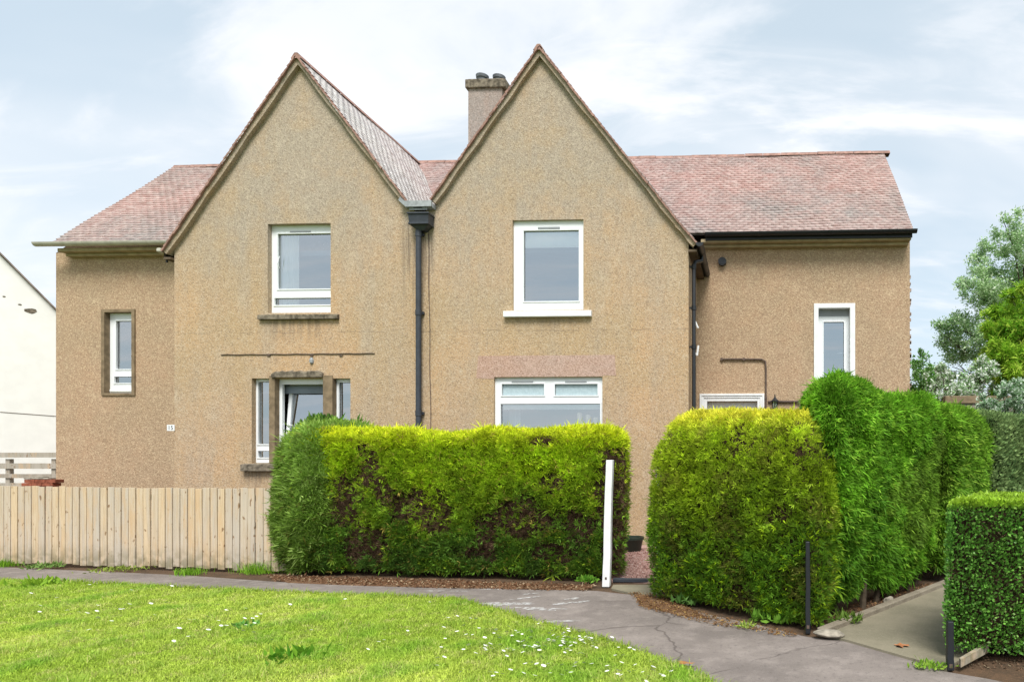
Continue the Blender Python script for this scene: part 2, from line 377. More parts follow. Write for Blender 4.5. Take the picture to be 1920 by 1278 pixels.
# ================================================================== GROUND
MB().slab([(-300, -250), (300, -250), (300, 700), (-300, 700)], -.30, -.05).build('ground', M['field'], kind='structure')
G = lambda *pts: [gnd(x, y) for x, y in pts]
far_edge = G((-700, 1030), (0, 1062), (350, 1078), (520, 1090), (800, 1099), (1010, 1103), (1120, 1107), (1225, 1119), (1290, 1143), (1400, 1166), (1510, 1192), (1600, 1203), (1700, 1233), (1772, 1258), (1850, 1271), (1990, 1300), (2600, 1440))
MB().slab(far_edge[::-1] + [(-16, 3), (-16, -4), (14, -4), (14, 1)], -.20, 0).build('footpath', M['asphalt'], kind='structure')
garden_edge = far_edge + [(30, 2.5), (30, 30), (-30, 30), (-30, 9)]
MB().slab([(x, y + .004) for x, y in garden_edge], -.15, -.012).build('garden_soil', M['soil'], kind='structure')
# litter strip under the hedges
MB().slab(G((505, 1081), (800, 1090), (1110, 1100), (1090, 1106), (800, 1101), (640, 1096), (540, 1092)) + [], -.01, .010).build('hedge_litter', M['litter'], kind='structure')
MB().slab(G((1190, 1113), (1235, 1116), (1290, 1140), (1330, 1160), (1270, 1152), (1200, 1135)), -.01, .008).build('leaf_litter', M['litter'], kind='structure')
# gravel and threshold slab behind the gate posts
MB().slab([gnd(1147, 1090), gnd(1236, 1092), (-.6, 9.2), (0.6, D - .1), (-3.2, D - .1), (-2.4, 10)], -.02, .015).build('gravel', M['gravel'], kind='structure')
MB().slab(G((1150, 1097), (1232, 1097), (1236, 1120), (1180, 1112), (1146, 1104)), -.02, .012).build('threshold_slab', M['path'], kind='structure')
# concrete path between the gate posts on the right
pth = G((1548, 1192), (1600, 1206), (1690, 1232), (1776, 1256)) + [tuple(Vector(gnd(1776, 1256)) + (Vector(gnd(1770, 1102))-Vector(gnd(1548, 1192))).normalized()*8), tuple(Vector(gnd(1770, 1102)) + (Vector(gnd(1770, 1102))-Vector(gnd(1548, 1192))).normalized()*5), gnd(1770, 1102)]
MB().slab(pth, -.1, .02).build('garden_path', M['path'], kind='structure')
k0, k1 = Vector(gnd(1548, 1192)), Vector(gnd(1770, 1102)); dk = (k1 - k0).normalized(); nk = Vector((-dk.y, dk.x)); k2 = k1 + dk * 2.5
MB().slab([k0 - nk*.0, k2, k2 + nk*.09, k0 + nk*.09], -.05, .065).build('kerb', M['kerb'], kind='structure', bevel=.008)
# lawn
lawn = G((-700, 1062), (0, 1089), (250, 1100), (420, 1108), (640, 1116), (850, 1124), (930, 1146), (1000, 1168), (1090, 1190), (1170, 1213), (1290, 1263), (1345, 1290), (1500, 1400)) + [(.9, 2.0), (1.2, -4), (-16, -4)]
MB().slab(lawn[::-1], -.02, .018).build('lawn', M['turf'], kind='structure')
# chalky smears on the asphalt
def blob(cx, cy, rx, ry, rot, n=14, seed=0):
    r = random.Random(seed); g = gnd(cx, cy); out_ = []
    for k in range(n):
        w = 2*math.pi*k/n; q = .65 + .5 * r.random(); x = rx*math.cos(w)*q; y = ry*math.sin(w)*q
        out_.append((g[0] + x*math.cos(rot) - y*math.sin(rot), g[1] + x*math.sin(rot) + y*math.cos(rot)))
    return out_
def smear():
    m = N('chalk_smear_worn'); n1 = m.ramp(m.noise(14, 5, .75), .42, .56); tr = m.n('ShaderNodeBsdfTransparent')
    m.fin(rgb('#d8d8d6'), .9, .1); mx = m.n('ShaderNodeMixShader', {0: m.math('MULTIPLY', n1, .5), 1: tr.outputs[0], 2: m.b.outputs[0]})
    m.t.links.new(mx.outputs[0], m.o.inputs[0]); return m.m
M['smear'] = smear()
mb = MB()
for i, (x, y, rx, ry, ro) in enumerate([(940, 1132, .34, .10, .1), (1010, 1141, .34, .07, -.1), (1068, 1130, .22, .05, .5), (915, 1104, .22, .03, 0), (1075, 1122, .1, .06, .6), (985, 1121, .2, .03, .6), (830, 1108, .3, .03, 0), (1050, 1165, .22, .05, .3), (995, 1113, .1, .03, .5)]):
    z = .004; p = blob(x, y, rx, ry, ro, seed=i); n = len(p)
    mb.add([(a, b, z + i*.0004) for a, b in p], [tuple(range(n))])
props(mb.build('chalk_smears', M['smear']), kind='structure')
# ================================================================== HOUSE
house = thing('semi_detached_house', (XatY(800, D), D + 2.2, 0), 'tan roughcast double house with twin steep gables and pink tiled roof', 'house')
XL, XC, XR = XatY(327, D), XatY(799, D), XatY(1291, D)
YF = D - .14
def tp(px, py): return onY(px, py, YF)
LA, LL, LR = tp(554.6, 103), tp(301.5, 470), tp(764, 379)
RA, RL, RR = tp(1009.6, 87), tp(806.5, 374), tp(1306, 455)
RR2 = tp(1272, 415)
zapex = (LA[1] + RA[1]) / 2
def inset(poly, d): return [(x, z - d) for x, z in poly]
def ln(p, q, x): return p[1] + (q[1]-p[1]) * (x - p[0]) / (q[0]-p[0])
holesL = [rect(502, 620, 419, 586, D), rect(472, 506, 709, 868, D), rect(516, 607, 709, 868, D), rect(624, 657, 709, 868, D)]
holesR = [rect(961, 1094, 412, 581, D), rect(926, 1129.5, 706.5, 900, D)]
d = .07
mb = MB()
holed(mb, [(XL, 0), (XC, 0), (XC, LR[1]-.02), (LR[0], LR[1]-d), (LA[0], LA[1]-d), (XL, ln(LL, LA, XL)-d)], holesL, D, .22)
mb.add([(XL, D, 0), (XL, DW, 0), (XL, DW, ln(LL, LA, XL)-d), (XL, D, ln(LL, LA, XL)-d)], [(0,1,2,3)])
wallL = mb.build('gable_wall', M['harl'], house)
mb = MB()
holed(mb, [(XC, 0), (XR, 0), (XR, ln(RR2, RR, XR)-d-.02), (RR2[0], RR2[1]-d), (RA[0], RA[1]-d), (RL[0], RL[1]-d), (XC, LR[1]-.02)], holesR, D, .22)
mb.add([(XR, D, 0), (XR, DW, 0), (XR, DW, ln(RR2, RR, XR)-d), (XR, D, ln(RR2, RR, XR)-d)], [(0,1,2,3)])
mb.build('gable_wall', M['harl'], house)
# wings
WXL, WXR = XatY(105, DW), XatY(1706, DW)
zeave = onY(900, 444, DE)[1]; zw = zeave - .10
hWL = [rect(197.5, 249, 585, 737, DW)]; hWR = [rect(1534, 1594, 577, 752, DW), rect(1326, 1420, 752, 975, DW)]
mb = MB(); holed(mb, [(WXL, 0), (XL, 0), (XL, zw), (WXL, zw)], hWL, DW, .22)
YB = 2*DR - DW
mb.add([(WXL, DW, 0), (WXL, DW, zw), (WXL, DR, onY(900, 303, DR)[1]-.3), (WXL, YB, zw), (WXL, YB, 0)], [(0,1,2,3,4)])
mb.build('wing_wall', M['harlw'], house)
mb = MB(); holed(mb, [(XR, 0), (WXR, 0), (WXR, zw), (XR, zw)], hWR, DW, .22)
mb.add([(WXR, DW, 0), (WXR, DW, zw), (WXR, DR, onY(900, 303, DR)[1]-.3), (WXR, YB, zw), (WXR, YB, 0)], [(0,1,2,3,4)])
mb.build('wing_wall', M['harlw'], house)
MB().add([(WXL, YB, 0), (WXR, YB, 0), (WXR, YB, zw), (WXL, YB, zw)], [(0,1,2,3)]).build('rear_wall', M['harlw'], house)
mb = MB(); r_ = random.Random(21)          # broken render along the outer corner
for k in range(46):
    z = r_.uniform(2.4, 5.6); h_ = r_.uniform(.02, .07); mb.box(WXR-.01, WXR+r_.uniform(.012, .035), DW+.002, DW+r_.uniform(.03, .08), z, z+h_)
mb.build('broken_corner', M['harlc'], house)['kind'] = 'stuff'
# inner rooms: partitions and floors behind the windows
mb = MB(); yi = D + 2.6
mb.add([(XL, yi, 0), (XR, yi, 0), (XR, yi, 5.6), (XL, yi, 5.6)], [(0,1,2,3)])
mb.add([(WXL, DW+2, 0), (XL, DW+2, 0), (XL, DW+2, 5.6), (WXL, DW+2, 5.6)], [(0,1,2,3)]); mb.add([(XR, DW+2, 0), (WXR, DW+2, 0), (WXR, DW+2, 5.6), (XR, DW+2, 5.6)], [(0,1,2,3)])
mb.box(XL+.02, XC-.05, D+.24, yi-.01, 2.85, 3.0); mb.box(XC+.05, XR-.02, D+.24, yi-.01, 2.85, 3.0); mb.box(XC-.04, XC+.04, D+.24, yi-.01, 0.05, 5.6)
mb.box(XL+.02, XC-.05, D+.24, yi-.01, 5.5, 5.6); mb.box(XC+.05, XR-.02, D+.24, yi-.01, 5.5, 5.6)
mb.build('room_partition', M['room'], house)
# ---- roofs
def tiles(mbx, o, u, v, L, Hh, n, gauge=.1, tw=.165, seed=1, thick=.010, uclip=None):
    """o origin at the eave, u along it, v up the slope, n plane normal"""
    o, u, v, n = map(Vector, (o, u, v, n)); r = random.Random(seed); rows = int(Hh / gauge) + 1; V = []; Fc = []; Cc = []
    for j in range(rows):
        ph = (j % 2) * .5
        for i in range(-1, int(L / tw) + 1):
            a = (i + ph) * tw; b = a + tw * .985; a = max(a, -.0); b = min(b, L)
            if b - a < .02: continue
            s0 = j*gauge + r.uniform(-.006, .006); s1 = min((j+1)*gauge + .02, Hh)
            w = .012 * math.sin(a*.9 + seed) + .010 * math.sin(a*2.3 + j*.21)
            t = thick + r.uniform(0, .006) + (r.random() < .03) * .008
            tl = r.uniform(-.003, .003)
            P = lambda s_, q, h: o + u*s_ + v*q + n*(h + w)
            bb = len(V)
            V += [P(a, s0, 0), P(b, s0, 0), P(b, s0, t+.008+tl), P(a, s0, t+.008-tl), P(b, s1, .006), P(a, s1, .006), P(b, s1, -.01), P(a, s1, -.01)]
            Fc += [(bb, bb+1, bb+2, bb+3), (bb+3, bb+2, bb+4, bb+5), (bb+1, bb+6, bb+4, bb+2), (bb, bb+3, bb+5, bb+7)]
            c = r.random(); Cc += [(c, r.random(), .5)] * 8
    mbx.append((V, Fc, Cc))
def flush(parts, name, mat, parent):
    V = []; Fc = []; Cc = []
    for v, f, c in parts: b = len(V); V += [tuple(x) for x in v]; Fc += [tuple(b+i for i in q) for q in f]; Cc += c
    return raw_mesh(name, np.array(V), np.array(Fc), np.array(Cc), mat, parent)
zr = onY(1000, 300, DR)[1]; RX0, RX1 = XatY(99, DE), XatY(1713, DE)
vv = Vector((0, DR-DE, zr-zeave)); Hs = vv.length; vv.normalize(); nn = Vector((0, -vv.z, vv.y))
parts = []; tiles(parts, (RX0, DE, zeave), (1,0,0), vv, RX1-RX0, Hs, nn, seed=3, thick=.022, gauge=.115)
roof = flush(parts, 'roof', M['tile'], house)
mb = MB()
q = .02
mb.add([(RX0+.02, DE+.02, zeave-q), (RX1-.02, DE+.02, zeave-q), (RX1-.02, DR, zr-q), (RX0+.02, DR, zr-q), (RX1-.02, 2*DR-DE, zeave-q), (RX0+.02, 2*DR-DE, zeave-q)], [(0,1,2,3), (3,2,4,5)])
mb.build('roof_deck', M['ntile'], roof)
mb = MB(); x = RX0; r_ = random.Random(5)
while x < RX1 - .1:
    z = zr + .012*math.sin(x*.9) + r_.uniform(-.006, .006)
    mb.add([(x, DR-.11, z-.06), (x+.44, DR-.11, z-.06), (x+.44, DR-.05, z+.03), (x, DR-.05, z+.03), (x+.44, DR+.05, z+.03), (x, DR+.05, z+.03), (x+.44, DR+.11, z-.06), (x, DR+.11, z-.06)],
        [(0,1,2,3), (3,2,4,5), (5,4,6,7), (0,3,5,7), (1,6,4,2)]); x += .45
mb.build('ridge_tiles', M['ridge'], roof)
# gable roofs
def gable_roof(A, Lp, Rp, matn, seed):
    parts = []
    for pts, side in ((Lp, -1), (Rp, 1)):
        chain = [*pts, A]
        for k in range(len(chain)-1):
            p, q_ = Vector((chain[k][0], 0, chain[k][1])), Vector((chain[k+1][0], 0, chain[k+1][1])); w = q_ - p; L = w.length; w.normalize()
            nrm = Vector((w.z*side, 0, -w.x*side));
            if nrm.z < 0: nrm = -nrm
            tiles(parts, (p.x, YF, p.z), (0,1,0), w, DR - YF, L, nrm, seed=seed+k+side, thick=.001)
    rf = flush(parts, 'gable_roof', M[matn], house)
    mb = MB()
    for pts in (Lp, Rp):
        chain = [*pts, A]
        for k in range(len(chain)-1):
            a, b = chain[k], chain[k+1]
            mb.add([(a[0], YF+.02, a[1]-.015), (b[0], YF+.02, b[1]-.015), (b[0], DR, b[1]-.015), (a[0], DR, a[1]-.015)], [(0,1,2,3)])
    mb.build('roof_deck', M['ntile'], rf)
    mb = MB(); y = YF
    while y < DR:
        mb.add([(A[0]-.10, y, A[1]-.06), (A[0]-.03, y, A[1]+.045), (A[0]+.03, y, A[1]+.045), (A[0]+.10, y, A[1]-.06)] + [(A[0]-.10, y+.44, A[1]-.06), (A[0]-.03, y+.44, A[1]+.045), (A[0]+.03, y+.44, A[1]+.045), (A[0]+.10, y+.44, A[1]-.06)],
            [(0,1,5,4), (1,2,6,5), (2,3,7,6), (0,3,2,1)]); y += .45
    mb.build('ridge_tiles', M['ridge'], rf)
    # rendered verge band under the tiles
    mb = MB()
    for pts in (Lp, Rp):
        chain = [*pts, A]
        for k in range(len(chain)-1):
            a, b = chain[k], chain[k+1]; n_ = 10 if k == len(chain)-2 else 4
            w = Vector((b[0]-a[0], b[1]-a[1])).normalized(); nr = Vector((w.y, -w.x));
            if nr.y > 0: nr = -nr
            for i in range(n_):
                t0, t1 = i/n_, (i+1)/n_
                P0 = Vector((a[0]+(b[0]-a[0])*t0, a[1]+(b[1]-a[1])*t0)); P1 = Vector((a[0]+(b[0]-a[0])*t1, a[1]+(b[1]-a[1])*t1))
                wd0 = .088 + .012*math.sin(i*2.1+seed); wd1 = .088 + .012*math.sin((i+1)*2.1+seed)
                Q0 = P0 + nr*wd0; Q1 = P1 + nr*wd1; P0 = P0 + nr*.012; P1 = P1 + nr*.012
                if i == n_-1 and k == len(chain)-2: Q1 = Vector((A[0], A[1]-.088/abs(nr.y))); P1 = Vector((A[0], A[1]-.02))
                y0, y1 = D-.10, D+.05
                mb.add([(P0.x, y0, P0.y), (P1.x, y0, P1.y), (Q1.x, y0+.008, Q1.y), (Q0.x, y0+.008, Q0.y), (Q0.x, y1, Q0.y), (Q1.x, y1, Q1.y)], [(0,1,2,3), (3,2,5,4)])
    mb.build('verge_band', M['harl'], rf)
    mb = MB(); r = random.Random(seed)
    for pts in (Lp, Rp):
        chain = [*pts, A]
        for k in range(len(chain)-1):
            a, b = Vector(chain[k]), Vector(chain[k+1]); w = (b-a); L_ = w.length; w.normalize(); nr = Vector((w.y, -w.x))
            if nr.y > 0: nr = -nr
            m_ = int(L_/.1)
            for i in range(m_):
                mb.cc = (r.random(), .5, .5); p = a + w*(i*.1); q_ = p + w*.108; u0 = r.uniform(.010, .024); o_ = r.uniform(0, .012)
                P_ = [p - nr*.020, q_ - nr*.006, q_ + nr*u0, p + nr*u0]; y0 = YF - .012 + o_
                mb.add([(v.x, y0, v.y) for v in P_] + [(v.x, YF+.06, v.y) for v in P_], [(0,1,2,3), (4,7,6,5), (0,4,5,1), (1,5,6,2), (2,6,7,3), (3,7,4,0)])
    mb.build('verge_tiles', M['ridge'], rf)
    return rf
gable_roof(LA, [LL], [LR], 'tileg', 11)
gable_roof(RA, [RL], [RR, RR2], 'tile', 31)
# soffits of the low outer eaves
for X, e in ((XR, RR), (XL, LL)):
    mb = MB(); x0, x1 = sorted((X, e[0])); mb.box(x0, x1, D-.08, DW, e[1]-.14, e[1]-.10)
    mb.add([(e[0], D-.08, e[1]-.12), (e[0], DW, e[1]-.12), (e[0], DW, e[1]-.005), (e[0], D-.08, e[1]-.005)], [(0,1,2,3)]); mb.build('soffit', M['soffit'], house)
# concrete eaves cornice of the wings
for x0, x1 in ((RX0+.03, LL[0]+.1), (RR[0]-.05, RX1-.03)):
    mb = MB(); mb.prism([(x0, zeave-.16), (x1, zeave-.16), (x1, zeave-.09), (x0, zeave-.09)], DE+.06, DW+.02)
    mb.prism([(x0+.03, zeave-.22), (x1-.03, zeave-.22), (x1-.03, zeave-.163), (x0+.03, zeave-.163)], DE+.2, DW+.02); mb.build('eaves_cornice', M['band'], house, bevel=.01)
# ---- gutters
def gutter(path, rad, name, mat, dirv=(1,0,0)):
    a, b = Vector(path[0]), Vector(path[1]); u = (b-a).normalized(); w = u.cross(Vector((0,0,1))).normalized(); mb = MB(); n = 8
    seg = 6; vs = []; fs = []
    for s in range(seg+1):
        p = a + (b-a)*s/seg
        for rr in (rad, rad*.88):
            for k in range(n+1):
                t = math.pi*k/n; vs.append(p + w*math.cos(t)*rr - Vector((0,0,1))*math.sin(t)*rr)
    m_ = 2*(n+1)
    for s in range(seg):
        for k in range(n):
            fs.append((s*m_+k, s*m_+k+1, (s+1)*m_+k+1, (s+1)*m_+k)); fs.append((s*m_+n+1+k, (s+1)*m_+n+1+k, (s+1)*m_+n+2+k, s*m_+n+2+k))
        fs.append((s*m_, (s+1)*m_, (s+1)*m_+n+1, s*m_+n+1)); fs.append((s*m_+n, s*m_+2*n+1, (s+1)*m_+2*n+1, (s+1)*m_+n))
    mb.add(vs, fs)
    for e in (0, seg): mb.add([vs[e*m_+k] for k in range(n+1)], [tuple(range(n+1))])
    for s in (1.5, 3.5, 5.2):                       # joint collars
        p = a + (b-a)*s/seg; c = [p + w*math.cos(math.pi*k/n)*(rad*1.08) - Vector((0,0,1))*math.sin(math.pi*k/n)*(rad*1.08) for k in range(n+1)]
        mb.add([v for v in c] + [v + u*.06 for v in c], [(k, k+1, n+2+k, n+1+k) for k in range(n)])
    return mb.build(name, mat, house, smooth=True)
gl = onY(66, 455, DE-.05); gr = onY(301, 452, DE-.05)
gutter(((gl[0], DE-.05, zeave-.01), (LL[0]+.02, DE-.05, zeave-.02)), .078, 'gutter', M['cream'])
gr2 = onY(1719, 432, DE-.05)
gutter(((RR[0]+.05, DE-.05, zeave-.01), (gr2[0], DE-.05, zeave+.0)), .072, 'gutter', M['black'])
MB().box(RR[0]+.05, RX1-.02, DE+.015, DE+.045, zeave-.13, zeave-.01).build('fascia', M['black'], house)
gutter(((RR[0]+.055, YF-.02, RR[1]+.0), (RR[0]+.055, DW-.02, RR[1]-.03)), .07, 'gutter', M['black'])
# small white outlet at the left gable's foot and black bracket below it
o1 = onY(292, 466, D+.2)
MB().lathe((o1[0], D+.3, o1[1]-.03), [(.035, -.02), (.06, 0), (.06, .05), (.05, .06)], 10).build('gutter_outlet', M['cream'], house, smooth=True)
b1 = onY(321, 488, D+.1)
mb = MB(); mb.box(b1[0]-.03, b1[0]+.04, D-.03, D-.002, b1[1]+.03, b1[1]+.05); mb.box(b1[0]+.015, b1[0]+.04, D-.032, D-.004, b1[1]-.08, b1[1]+.03); mb.tube([(b1[0]-.03, D-.02, b1[1]+.03), (b1[0]+.02, D-.02, b1[1]-.03)], .008, 6)
mb.build('iron_bracket', M['black'], house)
# ---- valley box gutter, hopper and downpipe
zc = LR[1]
mb = MB()
mb.box(LR[0]-.04, RL[0]+.04, D-.11, DR-1.2, zc-.10, zc-.02)
mb.box(LR[0]-.03, RL[0]+.03, D-.16, D-.112, zc-.09, zc+.02)
mb.prism([(LR[0]-.14, zc+.10), (LR[0]-.17, zc+.04), (LR[0]-.02, zc-.10), (LR[0]+.0, zc-.02)], D-.15, D-.11)
s0, s1_ = onY(768, 383, D-.1), onY(802, 394, D-.1)
h0, h1 = onY(776, 386, D-.1), onY(793, 391, D-.1)
holed(mb, [(s0[0], s1_[1]), (s1_[0], s1_[1]), (s1_[0], zc-.09), (s0[0], zc-.09)], [(h0[0], h1[0], h1[1], h0[1])], D-.12, .05)
mb.build('valley_gutter', M['lead'], house)
MB().box(h0[0]-.02, h1[0]+.02, D-.065, D-.03, h1[1]-.02, h0[1]+.02).build('overflow_slot', M['dark'], house)
fl = onY(803, 332, DR-1.5)
MB().add([(RL[0]-.28, DR-1.9, zc+.25), (RL[0]-.10, DR-1.9, zc+.25), (RL[0]+.10, DR-.9, zr-.75), (RL[0]-.26, DR-.7, zr-.65)], [(0,1,2,3)]).build('lead_flashing', M['lead'], house)
p0, p1 = onY(762, 397, D-.25), onY(803, 418, D-.25); xm = (p0[0]+p1[0])/2
mb = MB()
w0 = (p1[0]-p0[0])/2; z1, z0 = p0[1], p1[1]
def frust(mbx, cx_, yb, yf, w_top, w_bot, zt, zb, dt, db):
    mbx.add([(cx_-w_top, yb-dt, zt), (cx_+w_top, yb-dt, zt), (cx_+w_top, yb, zt), (cx_-w_top, yb, zt), (cx_-w_bot, yb-db, zb), (cx_+w_bot, yb-db, zb), (cx_+w_bot, yb, zb), (cx_-w_bot, yb, zb)],
        [(0,1,2,3), (4,7,6,5), (0,4,5,1), (1,5,6,2), (2,6,7,3), (3,7,4,0)])
frust(mb, xm, D-.005, 0, w0, w0, z1, z1-.03, .24, .24); frust(mb, xm, D-.005, 0, w0*.93, w0*.9, z1-.03, z0+.03, .22, .20); frust(mb, xm, D-.005, 0, w0*.93, w0*.93, z0+.03, z0, .22, .22); frust(mb, xm, D-.005, 0, w0*.8, .06, z0, z0-.09, .17, .12)
hop = mb.build('rainwater_hopper', M['slate'], house, bevel=.004)
xd = onY(785, 600, D-.08)[0]
mb = MB(); mb.tube([(xd, D-.085, z0-.05), (xd, D-.085, .05)], .05, 14)
for z in (z0-.14, onY(785, 588, D)[1], onY(785, 775, D)[1], .6): mb.tube([(xd, D-.085, z-.05), (xd, D-.085, z+.05)], .058, 14); mb.box(xd-.075, xd+.075, D-.05, D-.002, z-.02, z+.03)
mb.build('downpipe', M['slate'], house, smooth=True)
xc_ = onY(804, 600, D)[0]
mb = MB(); r_ = random.Random(2); pts = [(xc_ + .006*math.sin(k*1.3) + .0035*k, D-.012, z0 - .1 - k*.3) for k in range(19)]; mb.tube(pts, .006, 6)
mb.build('wall_cable', M['rust'], house)
# right gable downpipe with swan neck on the return
xq = XR + .085; zq = lambda py: onY(1300, py, D+.15)[1]
mb = MB(); ys = D + .16
mb.tube([(RR[0]+.05, ys+.25, zq(472)), (RR[0]+.05, ys+.22, zq(482)), (xq+.02, ys+.02, zq(490)), (xq, ys, zq(500)), (xq, ys, .05)], .036, 12)
for py in (500, 577, 650, 772): mb.tube([(xq, ys, zq(py)-.04), (xq, ys, zq(py)+.04)], .047, 12); mb.box(XR+.001, xq, ys-.02, ys+.02, zq(py)-.015, zq(py)+.015)
mb.build('downpipe', M['black'], house, smooth=True)
# white line-prop brackets on the return wall
for py0, py1, v in ((598, 622, 0), (655, 672, 1)):
    a = onY(1303, py0, D+.9); b = onY(1312, py1, D+.9); mb = MB()
    if v == 0: mb.tube([(XR+.02, D+.6, a[1]), (XR+.13, D+.55, b[1])], .02, 6)
    else: mb.tube([(XR+.01, D+.6, a[1]-.02), (XR+.11, D+.55, b[1])], .016, 6); mb.tube([(XR+.11, D+.55, b[1]), (XR+.13, D+.6, a[1]+.02)], .02, 6)
    mb.build('wall_bracket', M['whitep'], house)
# ---- windows
def window(op, Yf, r, glasses, mat='white', cill=None, name='window', vent=None, frost=(), parent=None, grow=0):
    x0, x1, z0, z1 = op; y = Yf + r
    gl_ = [rect(a, b, c, d_, y+.02) for a, b, c, d_ in glasses]
    mb = MB(); holed(mb, [(x0-grow, z0), (x1+.0, z0), (x1+.0, z1), (x0-grow, z1)], gl_, y, .055)
    for (a, b, c, e) in gl_:                 # raised glazing beads / sashes
        t = .022
        for bx in ((a-t, b+t, e, e+t), (a-t, b+t, c-t, c), (a-t, a, c, e), (b, b+t, c, e)): mb.box(bx[0], bx[1], y-.014, y-.001, bx[2], bx[3])
    fr = mb.build(name, M[mat], house, bevel=.003)
    for i, (a, b, c, e) in enumerate(gl_):
        MB().add([(a-.01, y+.035, c-.01), (b+.01, y+.035, c-.01), (b+.01, y+.035, e+.01), (a-.01, y+.035, e+.01)], [(0,1,2,3)]).build('pane', M['frost' if i in frost else 'glass'], fr)
        g = MB(); t = .006
        for bx in ((a, b, e-t, e), (a, b, c, c+t), (a, a+t, c, e), (b-t, b, c, e)): g.box(bx[0], bx[1], y+.03, y+.034, bx[2], bx[3])
        g.build('gasket', M['black'], fr)
    if vent:
        for vt in vent:
            a, b, c, e = rect(*vt, y); MB().box(a, b, y-.02, y-.001, c, e).build('trickle_vent', M['steel'], fr, bevel=.002)
    return fr, gl_
def sill(px0, px1, py0, py1, Yf, pr, mat, parent=None, name='sill'):
    a, b, c, e = rect(px0, px1, py0, py1, Yf-pr)
    mb = MB(); n_ = 14; r = random.Random(int(px0))
    mb.add([(a, Yf-pr, c), (b, Yf-pr, c), (b, Yf+.12, c), (a, Yf+.12, c), (a, Yf-pr, e-.012), (b, Yf-pr, e-.012), (b, Yf+.12, e+.02), (a, Yf+.12, e+.02)], [(0,3,2,1), (4,5,6,7), (0,1,5,4), (1,2,6,5), (2,3,7,6), (3,0,4,7)])
    return mb.build(name, M[mat], parent or house, bevel=.008)
def curtain(x0, x1, z0, z1, y, parent, mat='curtain', name='curtain', amp=.02):
    n_ = max(6, int((x1-x0)/.03)); vs = []; fs = []
    for k in range(n_+1):
        x = x0 + (x1-x0)*k/n_; yy = y + amp*math.sin(k*1.9); vs += [(x, yy, z0), (x, yy, z1)]
    fs = [(2*k, 2*k+2, 2*k+3, 2*k+1) for k in range(n_)]
    return MB().add(vs, fs).build(name, M[mat], parent, smooth=True)
# left gable upper
w1, g1 = window(holesL[0], D, .105, [(523, 626, 439, 542), (517, 626, 559, 572)], vent=[(545, 583, 433.5, 436)])
sill(482, 632, 588, 598, D, .07, 'concd', w1)
a, b, c, e = g1[0]; curtain(a-.03, a+.36, c-.4, e+.05, D+.19, w1)
MB().tube([(a+.03, D+.1, c+.40), (a+.02, D+.06, c+.48), (a+.045, D+.08, c+.62)], .008, 6).build('window_handle', M['white'], w1)
# right gable upper
w2, g2 = window(holesR[0], D, .06, [(983, 1086, 433, 565)], vent=[(1009, 1050, 426, 430)])
sill(943, 1108, 581, 593, D, .09, 'whitep', w2)
a, b, c, e = g2[0]; MB().box(a-.02, b+.02, D+.125, D+.13, e-.30, e+.05).build('blind', M['blind'], w2)
# right gable lower, wide window
w3, g3 = window(holesR[1], D, .06, [(942, 1021, 720, 741), (1041, 1121, 720, 741), (940, 1126, 757, 885)], vent=[(960, 1000, 714, 717), (1060, 1100, 714, 717)], frost=(0, 1))
sill(915, 1140, 896, 910, D, .08, 'whitep', w3)
a, b, c, e = g3[2]; MB().box(a-.02, b+.02, D+.125, D+.13, e-.10, e+.02).build('blind', M['blind'], w3)
curtain(a+.02, a+.24, c-.2, e+.02, D+.42, w3, 'curtain', amp=.015)
MB().box(a-.05, b+.05, D+.13, D+.50, c-.06, c-.02).build('window_board', M['whitep'], w3)
mbl = MB().prism([(onY(893, 709, D)[0], onY(893, 709, D)[1]), (onY(927, 710, D)[0], onY(927, 710, D)[1]), (holesR[1][0], holesR[1][3]+.006), (holesR[1][1], holesR[1][3]+.006), onY(1131, 703, D), onY(1155, 704, D), onY(1153, 665, D), onY(897, 667, D)], D-.004, D+.02)
mbl.build('render_patch', M['pinkpatch'], house)
# left gable lower: three lights between mullions, middle one tilted open
w4, g4 = window(holesL[1], D, .105, [(486, 510, 716, 832), (486, 510, 845, 857)])
sill(450, 690, 869, 883, D, .10, 'concd', w4)
x0, x1, z0, z1 = holesL[2]; y = D + .105
mb = MB(); a, b, c, e = (x0+.06, x1+.02, z0+.07, z1-.10)
holed(mb, [(x0-.005, z0), (x1+.03, z0), (x1+.03, z1), (x0-.005, z1)], [(a, b, c, e)], y, .06)
w5 = mb.build('window', M['white'], house)
# tilted sash
ang = math.radians(6); sash = MB(); hh = e - c + .035
holed(sash, [(0, 0), (b-a, 0), (b-a, hh), (0, hh)], [(.065, b-a-.04, .07, hh-.06)], 0, .05); sash.box(0, .004, 0, .05, 0, hh); sash.box(0, b-a, 0, .05, hh-.004, hh)
gp = MB().add([(.06, .03, .06), (b-a-.03, .03, .06), (b-a-.03, .03, hh-.05), (.06, .03, hh-.05)], [(0,1,2,3)])
def tilt(m_):
    R = Matrix.Translation((a+.01, y+.03, c)) @ Matrix.Rotation(-ang, 4, 'X'); m_.v = [tuple(R @ Vector(v)) for v in m_.v]
tilt(sash); tilt(gp)
hd = MB().tube([(.05, -.01, hh*.45), (.02, -.02, hh*.45), (.14, -.03, hh*.45)], .009, 6); tilt(hd)
sash.build('tilted_sash', M['white'], w5); gp.build('pane', M['glass'], w5); hd.build('window_handle', M['whitep'], w5)
w6, g6 = window(holesL[3], D, .105, [(637, 664, 717, 855)])
mb = MB(); m1, m2 = rect(507, 516, 700, 868, D), rect(608, 624, 700, 868, D)
